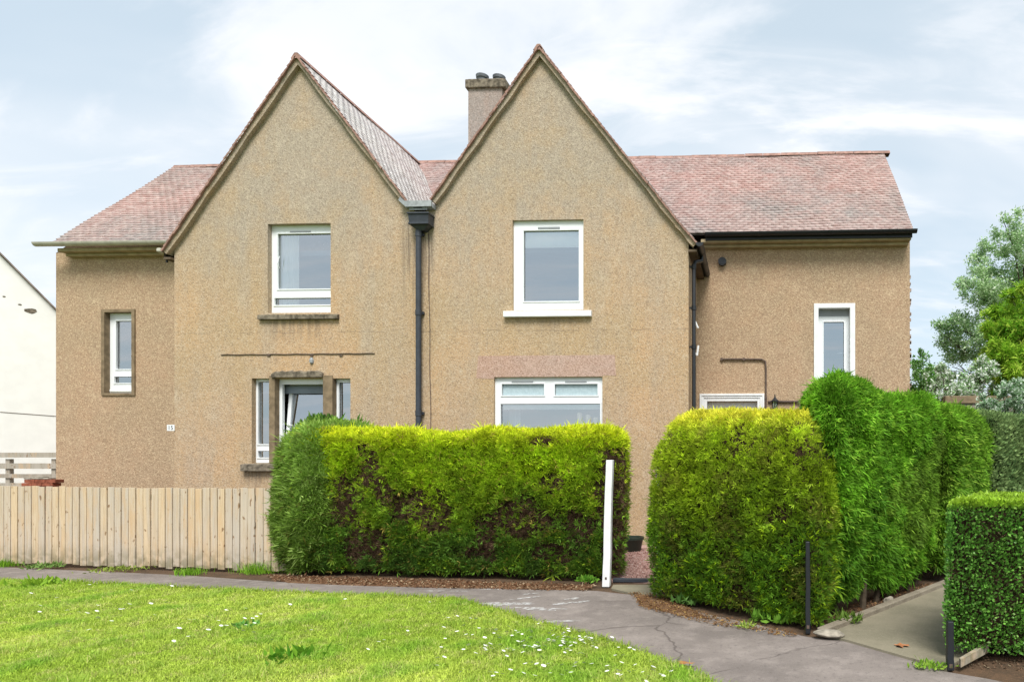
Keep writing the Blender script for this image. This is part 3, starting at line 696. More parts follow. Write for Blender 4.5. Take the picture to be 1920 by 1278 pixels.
mb.box(holesL[1][1]-.004, holesL[2][0]+.004, D-.02, D+.2, holesL[1][2], holesL[1][3]+.05); mb.build('mullion', M['conc'], house, bevel=.006); mb = MB(); mb.box(holesL[2][1]-.004, holesL[3][0]+.004, D-.02, D+.2, holesL[1][2], holesL[1][3]+.05)
mb.build('mullion', M['conc'], house, bevel=.006)
hx0, hz0 = onY(512, 708, D); hx1, hz1 = onY(607, 695, D); mb = MB(); r_ = random.Random(9); n_ = 16
vs = []
for k in range(n_+1):
    x = hx0 + (hx1-hx0)*k/n_; zt = hz1 + r_.uniform(-.015, .012) - (.04 if k in (0, n_) else 0); vs += [(x, D-.06, hz0+.005), (x, D-.055, zt-.02), (x, D+.01, zt+.01), (x, D+.01, hz0+.005)]
fs = []
for k in range(n_):
    for q in range(4): fs.append((4*k+q, 4*k+(q+1) % 4, 4*k+4+(q+1) % 4, 4*k+4+q))
fs += [(0,1,2,3), (4*n_+3, 4*n_+2, 4*n_+1, 4*n_)]
mb.add(vs, fs).build('lintel_hood', M['concd'], house)
# wing windows
a, b, c, e = hWL[0]
so_ = rect(192, 254.5, 580, 741, DW); mb = MB()
holed(mb, [(so_[0], so_[2]), (so_[1], so_[2]), (so_[1], so_[3]), (so_[0], so_[3])], [(a+.004, b-.004, c+.004, e-.004)], DW-.03, .16)
mb.add([(so_[0], DW-.03, so_[2]), (so_[1], DW-.03, so_[2]), (so_[1], DW-.03, so_[3]), (so_[0], DW-.03, so_[3]), (so_[0], DW, so_[2]), (so_[1], DW, so_[2]), (so_[1], DW, so_[3]), (so_[0], DW, so_[3])], [(0,4,5,1), (1,5,6,2), (2,6,7,3), (3,7,4,0)])
mb.build('window_surround', M['conc'], house)
w7, g7 = window(hWL[0], DW, .10, [(220, 254, 602, 692), (217, 254, 706, 718)])
sill(205, 250, 729, 734, DW+.09, .02, 'whitep', w7, 'cill')
a, b, c, e = hWR[0]; so_ = rect(1526, 1603, 569, 760, DW); mb = MB()
holed(mb, [(so_[0], so_[2]), (so_[1], so_[2]), (so_[1], so_[3]), (so_[0], so_[3])], [(a+.004, b-.004, c+.004, e-.004)], DW-.03, .16)
mb.add([(so_[0], DW-.03, so_[2]), (so_[1], DW-.03, so_[2]), (so_[1], DW-.03, so_[3]), (so_[0], DW-.03, so_[3]), (so_[0], DW, so_[2]), (so_[1], DW, so_[2]), (so_[1], DW, so_[3]), (so_[0], DW, so_[3])], [(0,4,5,1), (1,5,6,2), (2,6,7,3), (3,7,4,0)])
mb.build('window_surround', M['whitep'], house)
w8, g8 = window((a, b, c, onY(1560, 593, DW+.12)[1]), DW, .13, [(1544, 1582, 604, 740)])
MB().box(a, b, DW+.13, DW+.17, onY(1560, 593, DW+.12)[1]-.0, e).build('head_packer', M['steel'], w8)
MB().box(g8[0][0], g8[0][1], DW+.19, DW+.2, g8[0][3]-.05, g8[0][3]).build('blind', M['black'], w8)
hx, hz_ = onY(1575, 661, DW+.12); MB().box(hx-.05, hx+.05, DW+.175, DW+.19, hz_-.008, hz_+.008).build('window_handle', M['white'], w8)
# front door in the recess
a, b, c, e = hWR[1]; dr = MB()
so_ = rect(1312, 1433, 738, 975, DW)
for k, (gx, py) in enumerate(((0, .05), (.045, .035), (.09, .02))):
    X0, X1, Z1 = so_[0]+gx, so_[1]-gx, so_[3]-gx; X0b, X1b, Z1b = X0+.045, X1-.045, Z1-.045
    if k == 2: X0b, X1b, Z1b = a, b, e
    dr.box(X0, X0b, DW-py, DW+.02, c, Z1); dr.box(X1b, X1, DW-py, DW+.02, c, Z1); dr.box(X0b, X1b, DW-py, DW+.02, Z1b, Z1)
dso = dr.build('door_surround', M['whitep'], house, bevel=.006)
mb = MB(); mb.box(a, b, DW+.12, DW+.16, c, e)
for zf0, zf1 in ((.52, .90), (.10, .46)):
    mb.box(a+.15, (a+b)/2-.04, DW+.105, DW+.12, c+(e-c)*zf0, c+(e-c)*zf1); mb.box((a+b)/2+.04, b-.15, DW+.105, DW+.12, c+(e-c)*zf0, c+(e-c)*zf1)
mb.build('front_door', M['white'], house, bevel=.006)
MB().box(a-.3, b+.3, DW-.9, DW-.001, .0, c-.01).build('doorstep', M['path'], house, bevel=.01)
# pipes, vent, lantern, number, cable
def pt(px, py, Y=D, o=.03): q = onY(px, py, Y-o); return (q[0], Y-o, q[1])
mb = MB(); mb.tube([pt(1353, 673, DW), pt(1395, 673, DW), pt(1428, 673.5, DW), pt(1435, 677, DW), pt(1436, 690, DW), pt(1436, 780, DW)], .019, 8); mb.tube([pt(1440, 752.5, DW), pt(1497, 752.5, DW)], .026, 8)
for p in ((1353, 673), (1395, 673), (1436, 745), (1497, 753)): q = pt(*p, DW); mb.tube([(q[0], DW-.045, q[2]), (q[0], DW-.001, q[2])], .032, 8)
mb.build('waste_pipe', M['rust'], house, smooth=True)
v = pt(1354.5, 492, DW, 0)
mb = MB(); mb.tube([(v[0], DW-.10, v[2]), (v[0], DW-.001, v[2])], .085, 20); ve = mb.build('round_vent', M['black'], house, smooth=True)
mb = MB()
for k in range(5): mb.box(v[0]-.06, v[0]+.06, DW-.108, DW-.1005, v[2]-.055+k*.024, v[2]-.045+k*.024)
mb.build('vent_slats', M['slate'], ve)
lx, lz = onY(1453, 757, DW-.15); yl = DW - .15
mb = MB(); mb.lathe((lx, yl, lz), [(.012, .20), (.012, .15), (.03, .12), (.045, .10), (.085, .065), (.088, .055), (.05, .05)], 8)
mb.lathe((lx, yl, lz), [(.05, -.10), (.03, -.115), (.015, -.15), (.0, -.17)], 8)
for k in range(6): w = math.pi*k/3+.3; mb.tube([(lx+.06*math.cos(w), yl+.06*math.sin(w), lz+.055), (lx+.042*math.cos(w), yl+.042*math.sin(w), lz-.10)], .006, 4)
mb.tube([(lx, yl, lz-.14), (lx, yl+.08, lz-.20), (lx, DW-.003, lz-.12)], .012, 6); mb.box(lx-.035, lx+.035, DW-.02, DW-.002, lz-.2, lz-.05)
la = mb.build('lantern', M['black'], house)
MB().lathe((lx, yl, lz), [(.038, -.098), (.055, .05)], 8).build('lantern_glass', M['lglass'], la)
ca = onY(415, 665, D); cb = onY(703, 662.5, D)
mb = MB(); mb.tube([(ca[0] + (cb[0]-ca[0])*k/24, D-.012, ca[1] + (cb[1]-ca[1])*k/24 + .004*math.sin(k*1.7)) for k in range(25)], .009, 6)
for px in (505, 585, 640): q = onY(px, 666, D); mb.box(q[0]-.03, q[0]+.03, D-.022, D-.001, q[1]-.015, q[1]+.01)
mb.build('wall_cable', M['rust'], house)
q = onY(585, 676, D); MB().lathe((q[0], D-.01, q[1]-.07), [(.0, 0), (.035, .03), (.04, .08), (.02, .13)], 8).build('cable_patch', M['lead'], house)
p0, p1 = onY(314.5, 807.5, D), onY(328.5, 796, D)
pl = MB().box(p0[0], p1[0], D-.02, D-.002, p0[1], p1[1]).build('number_plate', M['whitep'], house, bevel=.003)
cu = bpy.data.curves.new('house_number', 'FONT'); cu.body = '15'; cu.size = .105; cu.align_x = 'CENTER'; cu.align_y = 'CENTER'; cu.extrude = .001; cu.space_character = 1.05
to = bpy.data.objects.new('tmp', cu); COL.objects.link(to); bpy.context.view_layer.update()
me = bpy.data.meshes.new_from_object(to); bpy.data.objects.remove(to)
me.transform(Matrix.Translation(((p0[0]+p1[0])/2, D-.0215, (p0[1]+p1[1])/2)) @ Matrix.Rotation(math.pi/2, 4, 'X'))
link_mesh('house_number', me, M['slate'], pl)
# ---- chimney
YC = DR - .35
c0, c1 = onY(878, 165, YC), onY(941, 165, YC); cc0, cc1 = onY(872, 149, YC-.05), onY(948, 163, YC-.05)
chim = MB().box(c0[0], c1[0], YC, YC+.9, zr-1.2, cc1[1]).build('chimney', M['harlc'], house)
mb = MB(); mb.box(cc0[0], cc1[0], YC-.06, YC+.96, cc1[1], cc0[1]); mb.box(cc0[0]+.05, cc1[0]-.05, YC-.02, YC+.92, cc0[1], cc0[1]+.03)
mb.build('chimney_cap', M['concd'], chim, bevel=.03)
for px, ps in ((903, 0), (933, .05)):
    q = onY(px, 146, YC+.25); MB().lathe((q[0], YC+.3+ps, cc0[1]+.0), [(.13, 0), (.135, .06), (.12, .07), (.13, .20), (.15, .21), (.16, .28), (.135, .285), (.12, .2)], 20).build('chimney_pot', M['pot'], chim, smooth=True)
# three candles on the window board
a, b, c, e = g3[2]
for i, (px, py) in enumerate(((1087, 772), (1103, 776), (1117, 781))):
    x, z = onY(px, py, D+.19); bz = c - .02
    t = thing('candle', (x, D+.19, bz), ['tallest cream candle behind the wide ground floor window', 'middle cream candle of the three behind the wide window', 'shortest cream candle, nearest the frame of the wide window'][i], 'candle', 'candles on the window board')
    MB().lathe((x, D+.19, bz), [(.048, 0), (.048, z-bz-.03), (.04, z-bz-.012), (.03, z-bz-.02)], 16).build('wax', M['candle'], t, smooth=True)
    MB().tube([(x, D+.19, z-.02), (x+.003, D+.19, z+.02)], .004, 5).build('wick', M['black'], t)
# ================================================================== NEIGHBOUR
YN = 17.0
na = Vector(ray(70, 860)[:2]).normalized(); nr_ = Vector((na.y, -na.x)); n0 = Vector((onY(105, 860, YN)[0], YN))      # depth and width axes of the white house
def onN(px, py):
    d_ = Vector(ray(px, py)); t_ = n0.dot(na)/Vector(d_[:2]).dot(na); p = d_*t_; return (Vector(p[:2])-n0).dot(nr_), H + p.z
nb0, nb1 = onN(0, 478), onN(105, 583); sl_ = (nb1[1]-nb0[1])/(nb1[0]-nb0[0]); ax = nb0[0]-1.6; az = nb0[1] - sl_*1.6
def nplace(mbx): mbx.v = [(n0.x + nr_.x*x + na.x*y, n0.y + nr_.y*x + na.y*y, z) for x, y, z in mbx.v]; return mbx
ez = az + sl_*4.2
c_ = n0 + nr_*ax + na*4
nbh = thing('neighbouring_house', (c_.x, c_.y, 0), 'white rendered neighbouring house with a plain sloping gable', 'house')
nplace(MB().prism([(ax-4.2, 0), (ax+4.2, 0), (ax+4.2, ez), (ax, az), (ax-4.2, ez)], 0, 8)).build('wall', M['nwall'], nbh)
for s in (-1, 1):
    e = (ax+s*4.6, az + sl_*4.6)
    nplace(MB().prism([(ax, az+.03), e, (e[0], e[1]+.05), (ax, az+.08)][::s], -.1, 8.1)).build('roof', M['ntile'], nbh)
cr = [(onN(k*8, 772 + k*.6)[0], -.004, onN(k*8, 772+k*.6)[1]) for k in range(0, 15)]
nplace(MB().tube(cr, .008, 4)).build('wall_cable', M['rust'], nbh)  # crack across the white wall, modelled as a thin tube
for px, py, s in ((58, 583, .13), (37, 571, .04), (8, 556, .04)):
    q = onN(px, py); r_ = random.Random(px); n = 9
    ps = [(q[0]+s*math.cos(2*math.pi*k/n)*r_.uniform(.6, 1.1), -.003, q[1]+s*.7*math.sin(2*math.pi*k/n)*r_.uniform(.6, 1.1)) for k in range(n)]; nplace(MB().add(ps, [tuple(range(n))])).build('bare_patch', M['concd'], nbh)
# grey ranch fence
YG = 14.3; x0f = onY(-160, 850, YG)[0]; x1f = onY(118, 850, YG)[0]
t = thing('ranch_fence', ((x0f+x1f)/2, YG, 0), 'weathered grey fence of spaced horizontal boards before the white house', 'fence')
mb = MB(); r_ = random.Random(4)
for k, (a, b) in enumerate(((848, 857), (868, 878), (888, 896), (905, 914), (922, 931))):
    mb.cc = (r_.random(), r_.random(), .5); z1 = onY(50, a, YG)[1]; z0 = onY(50, b, YG)[1]
    mb.box(x0f, x1f, YG-.03-(k == 0)*.02, YG-.002, z0+r_.uniform(-.01, .01), z1)
mb.build('board', M['greywood'], t)
for px in (-90, 14, 100):
    x = onY(px, 880, YG)[0]; mb = MB(); mb.cc = (.6, r_.random(), .5); mb.box(x-.05, x+.05, YG, YG+.09, 0, onY(50, 860, YG)[1]); mb.build('post', M['greywood'], t)
# stack of old bricks behind the timber fence
bx0, bz = onY(39, 893, 11.6); bx1 = onY(101, 893, 11.6)[0]
t = thing('brick_stack', ((bx0+bx1)/2, 11.7, 0), 'stack of old red bricks showing just above the timber fence', 'bricks')
mb = MB(); r_ = random.Random(8); z = 0; row = 0
while z < bz - .06:
    x = bx0 + (row % 2)*.06
    while x < bx1 - .1:
        mb.box(x + r_.uniform(0, .01), x+.205, 11.6 + r_.uniform(-.012, .012), 11.75, z, z+.062); x += .215
    z += .067; row += 1
mb.build('brick', M['brick'], t, bevel=.004)
mb = MB(); mb.box(bx0+.05, bx1-.12, 11.6, 11.73, z+.0, z+.03); mb.box(bx0+.22, bx1-.22, 11.61, 11.72, z+.03, z+.05); mb.build('cap_slab', M['stone'], t, bevel=.01)
# ================================================================== TIMBER FENCE
A_, B_ = Vector(gnd(-330, 1049)), Vector(gnd(528, 1074)); fd = (B_-A_); FL = fd.length; fd.normalize(); fn = Vector((-fd.y, fd.x))
t = thing('picket_fence', ((A_.x+B_.x)/2, (A_.y+B_.y)/2, 0), 'pale close-boarded timber fence with vertical boards by the footpath', 'fence')
mb = MB(); r_ = random.Random(12); s = 0
while s < FL:
    w = .106 + r_.uniform(-.005, .006); mb.cc = (r_.random(), r_.random(), r_.random()); p = A_ + fd*s; h = 1.185 + .012*math.sin(s*.8) + r_.uniform(-.008, .008); j = r_.uniform(-.004, .004); le = r_.uniform(-.006, .006)
    zb = .035 + r_.uniform(-.02, .02)
    a0 = p + fn*j; b0 = a0 + fd*w; a1 = a0 + fn*.02; b1 = b0 + fn*.02; o_ = fd*le
    mb.add([(*a0, zb), (*b0, zb), (*b1, zb), (*a1, zb), (*(a0+o_), h), (*(b0+o_), h), (*(b1+o_), h), (*(a1+o_), h)], [(0,3,2,1), (4,5,6,7), (0,1,5,4), (1,2,6,5), (2,3,7,6), (3,0,4,7)])
    s += w + .0165 + r_.uniform(-.003, .003)
mb.build('boards', M['fence'], t, bevel=.002)
for z in (.25, .62, 1.0):
    mb = MB(); mb.cc = (.8, z, .5); a, b = A_ + fn*.032, A_ + fd*FL + fn*.032; mb.add([(*a, z), (*b, z), (*(b+fn*.04), z), (*(a+fn*.04), z), (*a, z+.08), (*b, z+.08), (*(b+fn*.04), z+.08), (*(a+fn*.04), z+.08)], [(0,3,2,1), (4,5,6,7), (0,1,5,4), (1,2,6,5), (2,3,7,6), (3,0,4,7)]); mb.build('rail', M['fence'], t)
# ================================================================== POSTS
def post(name, px, py, topy, wpx, mat, label, cat, lean=0, cap=False, grp=None, hh=None):
    x, y = gnd(px, py); tt = H/((py-PY)/F); h = hh or H + (PY-topy)/F*tt; w = wpx/F*tt/2
    t = thing(name, (x, y, 0), label, cat, grp); mb = MB()
    n_ = 8; vs = []; r = random.Random(px); fs = []
    for k in range(n_+1):
        z = h*k/n_; o = lean*k/n_; j = r.uniform(-.003, .003); ww = w*(1 - .12*k/n_)
        vs += [(x-ww+o+j, y, z), (x+ww+o+j, y, z), (x+ww+o+j, y+2*w, z), (x-ww+o+j, y+2*w, z)]
    for k in range(n_):
        for q in range(4): fs.append((4*k+q, 4*k+(q+1) % 4, 4*k+4+(q+1) % 4, 4*k+4+q))
    fs += [(3,2,1,0), (4*n_, 4*n_+1, 4*n_+2, 4*n_+3)]
    mb.add(vs, fs).build('post', M[mat], t, bevel=.006)
    z = h*.06; MB().box(x-.012, x+.012, y-.004, y+.001, z, z+.03).build('bolt_hole', M['rust'], t)
    return t, x, y, h
post('gate_post', 1136, 1100, 862, 14, 'whitep', 'white painted gate post against the end of the golden hedge', 'post', .04, grp='white gate posts')
post('gate_post', 1235, 1108, 867, 12, 'whitep', 'white gate post almost swallowed by the rounded golden hedge', 'post', 0, grp='white gate posts')
t, x, y, h = post('metal_post', 1515, 1188, 1015, 9, 'black', 'slim black post at the hedge corner by the concrete path', 'post')
t, x, y, h = post('metal_post', 1783, 1257, 1165, 13, 'black', 'short black post with a low stay beneath the clipped box hedge', 'post')
q = .02; mb = MB(); mb.cc = (.3, .2, .5)
mb.add([(x+.07, y-.01, .03), (x+.38, y+.28, .06), (x+.38, y+.28, .12), (x+.07, y-.01, .09), (x+.07, y+.03, .03), (x+.36, y+.32, .06), (x+.36, y+.32, .12), (x+.07, y+.03, .09)], [(0,1,2,3), (4,7,6,5), (0,4,5,1), (3,2,6,7), (0,3,7,4), (1,5,6,2)]).build('timber_stay', M['greywood'], t)
# threshold strip
a, b = gnd(1149, 1091), gnd(1226, 1090)
MB().box(a[0], b[0], a[1], a[1]+.06, .0, .05).build('threshold_strip', M['slate'], kind='structure', bevel=.006)
# loose stones and leaves
for i, (px, py, s, lab) in enumerate(((1556, 1196, .14, 'flat pale stone beside the black corner post'), (1668, 1133, .06, 'small rounded buff stone at the foot of the green hedge'))):
    x, y = gnd(px, py); bm = bmesh.new(); bmesh.ops.create_icosphere(bm, subdivisions=3, radius=1)
    for v in bm.verts:
        n_ = mnoise.noise(v.co*1.3 + Vector((i*7, 0, 0))); v.co = v.co*(1+.3*n_); v.co = Vector((v.co.x*s+x, v.co.y*s*.6+y, v.co.z*(.03 if i == 0 else .045)+.045))
    me = bpy.data.meshes.new('stone'); bm.to_mesh(me); bm.free(); o = link_mesh('stone', me, M['stone'], origin=(x, y, 0)); props(o, lab, 'stone')
for i, (px, py, lab) in enumerate(((1284, 1243, 'dry orange leaf lying on the asphalt near the lawn edge'), (1690, 1209, 'dry orange leaf lying on the concrete path'))):
    x, y = gnd(px, py, .03); n = 12; vs = [(x, y, .033)]; r_ = random.Random(i)
    for k in range(n):
        w = 2*math.pi*k/n; rr = .045*(.6+.6*abs(math.cos(w*1.5)))*r_.uniform(.8, 1.2); vs.append((x+rr*1.3*math.cos(w), y+rr*math.sin(w), .026 + r_.uniform(0, .018)))
    o = MB().add(vs, [(0, 1+k, 1+(k+1) % n) for k in range(n)]).build('dry_leaf', M['dleaf'], origin=(x, y, .02)); props(o, lab, 'leaf')
# planter behind the main hedge
x, y = gnd(1187, 1034); mb = MB().lathe((x, y, 0), [(.11, 0), (.13, .02), (.17, .2), (.19, .22), (.19, .26), (.16, .26), (.15, .18)], 18)
t = thing('plant_pot', (x, y, 0), 'dark green round pot on the gravel by the house wall', 'pot'); mb.build('pot', M['green_pot'], t, smooth=True)
MB().lathe((x, y, .0), [(.13, .17), (.150, .19), (.0, .22)], 14).build('soil', M['soil'], t)
# ================================================================== FOLIAGE
def superbox(nx, ny, nz, e):
    """rounded box surface in [-1,1]^3, quads"""
    bm = bmesh.new(); vmap = {}
    def V(i, j, k, a, b, c):
        key = (round(i, 5), round(j, 5), round(k, 5))
        if key not in vmap: vmap[key] = bm.verts.new((i, j, k))
        return vmap[key]
    def face(fn, n1, n2):
        for i in range(n1):
            for j in range(n2):
                q = [fn(-1+2*(i+a)/n1, -1+2*(j+b)/n2) for a, b in ((0,0),(1,0),(1,1),(0,1))]; vs = [V(*p, 0, 0, 0) for p in q]; bm.faces.new(vs)
    face(lambda u, v: (u, -1, v), nx, nz); face(lambda u, v: (-u, 1, v), nx, nz); face(lambda u, v: (1, u, v), ny, nz); face(lambda u, v: (-1, -u, v), ny, nz)
    face(lambda u, v: (u, v, 1), nx, ny); face(lambda u, v: (u, -v, -1), nx, ny)
    vs = np.array([v.co[:] for v in bm.verts]); bm.verts.index_update(); fs = np.array([[v.index for v in f.verts] for f in bm.faces]); bm.free()
    s = (np.abs(vs)**e).sum(1)**(1/e); return vs / s[:, None], fs
def hedge_core(fn, nx, ny, nz, e=7, amp=.05, sc=1.6, seed=0.):
    nx, ny, nz = int(nx*1.5), int(ny*1.5), int(nz*1.5); U, Fq = superbox(nx, ny, nz, 200); hd_ = np.array(fn.half); q = U*hd_; ee = (min(e, .10) + (e - min(e, .10))*np.clip((U[:, 2]+1)/1.3, 0, 1))[:, None]; inn = np.maximum(hd_-ee, .01); cl_ = np.clip(q, -inn, inn); d0_ = q-cl_; q = cl_ + unit(d0_)*np.minimum(ee, hd_.min())*(np.linalg.norm(d0_, axis=1) > 1e-6)[:, None]; P = fn(q/hd_)
    # normals by finite faces
    nv = np.zeros_like(P); a, b, c, d_ = (P[Fq[:, k]] for k in range(4)); fnv = np.cross(c-a, d_-b)
    for k in range(4): np.add.at(nv, Fq[:, k], fnv)
    nv = unit(nv); ctr = P.mean(0)
    if ((P-ctr)*nv).sum() < 0: nv = -nv
    P = P + nv * ((fbm(P, sc, seed) - .5) * 2 * amp)[:, None] + nv * ((fbm(P, sc*3.5, seed+3) - .5) * 1.5 * amp)[:, None]
    T = np.vstack([Fq[:, [0,1,2]], Fq[:, [0,2,3]]]); return P, Fq, T, nv
def sample(P, T, NV, n):
    a, b, c = P[T[:, 0]], P[T[:, 1]], P[T[:, 2]]; ar = np.linalg.norm(np.cross(b-a, c-a), axis=1); pr = ar/ar.sum()
    idx = RNG.choice(len(T), n, p=pr); r1, r2 = RNG.random(n), RNG.random(n); m_ = r1+r2 > 1; r1[m_] = 1-r1[m_]; r2[m_] = 1-r2[m_]
    q = a[idx] + (b-a)[idx]*r1[:, None] + (c-a)[idx]*r2[:, None]; t = T[idx]; w0 = (1-r1-r2)[:, None]
    nn_ = unit(NV[t[:, 0]]*w0 + NV[t[:, 1]]*r1[:, None] + NV[t[:, 2]]*r2[:, None]); return q, nn_
def sprays(Q, D_, N_, L, Wd, C, blades=4, spread=.55):
    """each spray is a little fan of narrow pointed blades; Q base, D_ direction, N_ flat normal"""
    n = len(Q); side = unit(np.cross(D_, N_)); VV = []; CC = []
    for k in range(blades):
        ang = (k - (blades-1)/2) * spread * (1 if blades > 1 else 0) + RNG.normal(0, .18, n); st = (0 if k == 0 else RNG.random(n)*.5)
        d2 = unit(D_*np.cos(ang)[:, None] + side*np.sin(ang)[:, None] + N_*RNG.normal(0, .22, n)[:, None]); s2 = unit(np.cross(d2, N_) + 1e-6)
        ll = L * RNG.uniform(.6, 1.1, n); base = Q + D_*(L*st)[:, None]*.6; mid = base + d2*(ll*.5)[:, None]; tip = base + d2*ll[:, None] - np.array([0, 0, 1.])*(ll*.10)[:, None]
        ww = (Wd * RNG.uniform(.7, 1.2, n))[:, None]
        VV.append(np.stack([base, mid + s2*ww*.5, tip, mid - s2*ww*.5], 1)); sh = RNG.uniform(.85, 1.15, n)[:, None, None]
        CC.append(np.repeat(C[:, None, :], 4, 1) * sh)
    V = np.concatenate(VV).reshape(-1, 3); Cc = np.clip(np.concatenate(CC).reshape(-1, 3), 0, 1); Fc = np.arange(len(V)).reshape(-1, 4); return V, Fc, Cc
def leaves(Q, D_, N_, L, Wd, C):
    """broad leaves, two facets folded along the midrib"""
    n = len(Q); s = unit(np.cross(D_, N_)); tip = Q + D_*L[:, None]; mid = Q + D_*(L*.45)[:, None]; up = N_*(Wd*.18)[:, None]
    V = np.stack([Q, mid + s*(Wd*.5)[:, None] + up, tip, mid - s*(Wd*.5)[:, None] + up], 1).reshape(-1, 3)
    b = np.arange(n)*4; Fc = np.concatenate([np.stack([b, b+1, b+2], 1), np.stack([b, b+2, b+3], 1)]); Cc = np.repeat(C, 4, 0); return V, Fc, Cc
def mixc(a, b, f): return a*(1-f[:, None]) + b*f[:, None]
def visible_side(Q, N_): return None
def hedge(name, label, fn, dims, density, colfn, L=(.05, .11), Wd=.012, blades=4, up=.9, out_=.8, core='core', e=7, amp=.05, grp=None, dead=None, seed=0., broad=False, mat='leaf', cat='hedge', depth=.09, wild=.28, stray=.02):
    P, Fq, T, NV = hedge_core(fn, *dims, e=e, amp=amp, seed=seed); ctr = P.mean(0)
    t = thing(name, (float(ctr[0]), float(ctr[1]), 0), label, cat, grp)
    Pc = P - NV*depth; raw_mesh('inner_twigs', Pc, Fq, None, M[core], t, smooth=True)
    a, b, c = P[T[:, 0]], P[T[:, 1]], P[T[:, 2]]; area = np.linalg.norm(np.cross(b-a, c-a), axis=1).sum()/2
    n = int(area*density); Q, NN = sample(P, T, NV, n)
    # fewer sprays on the faces turned away from the footpath
    toC = unit(np.array([0, 0, H]) - Q); fac_ = (NN*toC).sum(1); keep = (fac_ > -.15) | (RNG.random(n) < .35); keep &= NN[:, 2] > -.8
    Q, NN = Q[keep], NN[keep]; n = len(Q)
    Q = Q - NN*(RNG.random(n)**1.6*depth)[:, None] + NN*.01
    R_ = RNG.normal(0, 1, (n, 3)); fld = np.stack([fbm(Q, 6.0, 21+k)-.5 for k in range(3)], 1)*5.5*wild; D_ = unit(NN*out_ + np.array([0, 0, up]) + R_*.38 + fld); fl = unit(NN + R_[:, [1, 2, 0]]*.5); fl = unit(fl - D_*(fl*D_).sum(1)[:, None]*.9)
    C = np.clip(colfn(Q, NN)*(.72 + .62*np.clip((fbm(Q, 9.0, 31)-.2)*1.6, 0, 1))[:, None], 0, .9); LL = RNG.uniform(L[0], L[1], n); WW = np.full(n, Wd); st_ = RNG.random(n) < stray; LL = np.where(st_, LL*1.9, LL)
    if dead is not None:
        dm = dead(Q, NN); isd = RNG.random(n) < dm; kp = ~isd | (RNG.random(n) < .55); brown = mixc(lin('#5e4a3c'), lin('#8a705a'), RNG.random(n)); C = np.where(isd[:, None], brown, C); WW = np.where(isd, Wd*.45, WW); Q = np.where(isd[:, None], Q - NN*depth*.5, Q)
        Q, D_, fl, C, LL, WW = Q[kp], D_[kp], fl[kp], C[kp], LL[kp], WW[kp]
    if broad: V, Fc, Cc = leaves(Q, D_, fl, LL, WW, C)
    else: V, Fc, Cc = sprays(Q, D_, fl, LL, WW, C, blades)
    raw_mesh('foliage', V, Fc, Cc, M[mat], t)
    return t
def boxfn(A0, B0, thick, hfun, inset0=.0, bulge=.0, zlow=.04, ndir=None):
    """A0 -> B0 is the foot of the face towards the camera (x, y); thickness runs away to the left of that direction"""
    A0, B0 = np.array(A0), np.array(B0); dd = B0-A0; Ln = np.linalg.norm(dd); dd = dd/Ln; nn_ = np.array([-dd[1], dd[0]]) if ndir is None else np.array(ndir)[:2]/np.linalg.norm(np.array(ndir)[:2])
    def fn(U):
        s = (U[:, 0]+1)/2; w = (U[:, 1]+1)/2; h = (U[:, 2]+1)/2
        ins = inset0*(1-h)**2; sx = (s-.5)*(1 + 0*h); P = np.zeros_like(U)
        s_ = .5 + sx*(1 - 2*ins/Ln*0); ww = ins + w*(thick-2*ins)
        bl = bulge*np.sin(np.pi*h)
        xy = A0[None] + dd[None]*((s_*Ln) + (s_-.5)*2*bl - (s_-.5)*2*ins)[:, None] + nn_[None]*(ww - bl*(1-2*w))[:, None]
        P[:, :2] = xy; P[:, 2] = zlow + h*(hfun(s)-zlow); return P
    fn.half = (Ln/2, thick/2, (float(hfun(np.array([.5]))[0])-zlow)/2); return fn
# main golden hedge
mA, mB = gnd(548, 1078), gnd(1172, 1092)
MH = H + 51/F*(H/((1085-PY)/F))
def pxy(Q):        # position along / height fractions are used to place the dead patches
    d0 = np.array(mB)-np.array(mA); Ln = np.linalg.norm(d0); s = ((Q[:, :2]-np.array(mA))@(d0/Ln))/Ln; return s, Q[:, 2]/MH
def col_main(Q, NN):
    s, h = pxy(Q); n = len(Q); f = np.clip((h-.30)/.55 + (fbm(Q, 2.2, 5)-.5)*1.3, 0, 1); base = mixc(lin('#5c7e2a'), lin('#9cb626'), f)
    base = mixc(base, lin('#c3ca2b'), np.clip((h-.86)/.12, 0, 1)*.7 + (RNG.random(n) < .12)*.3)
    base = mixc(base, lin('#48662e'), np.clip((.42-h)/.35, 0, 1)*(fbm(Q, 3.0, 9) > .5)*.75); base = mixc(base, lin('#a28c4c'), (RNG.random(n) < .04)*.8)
    return np.clip(base*1.3*RNG.uniform(.6, 1.3, n)[:, None], 0, .9)
def ell(s, h, cs, ch, rs, rh, rot=0.):
    x, y = (s-cs)*3.0, h-ch; c_, s_ = math.cos(rot), math.sin(rot); X, Y = x*c_+y*s_, -x*s_+y*c_; return 1 - np.clip((X/rs)**2 + (Y/rh)**2, 0, 2)
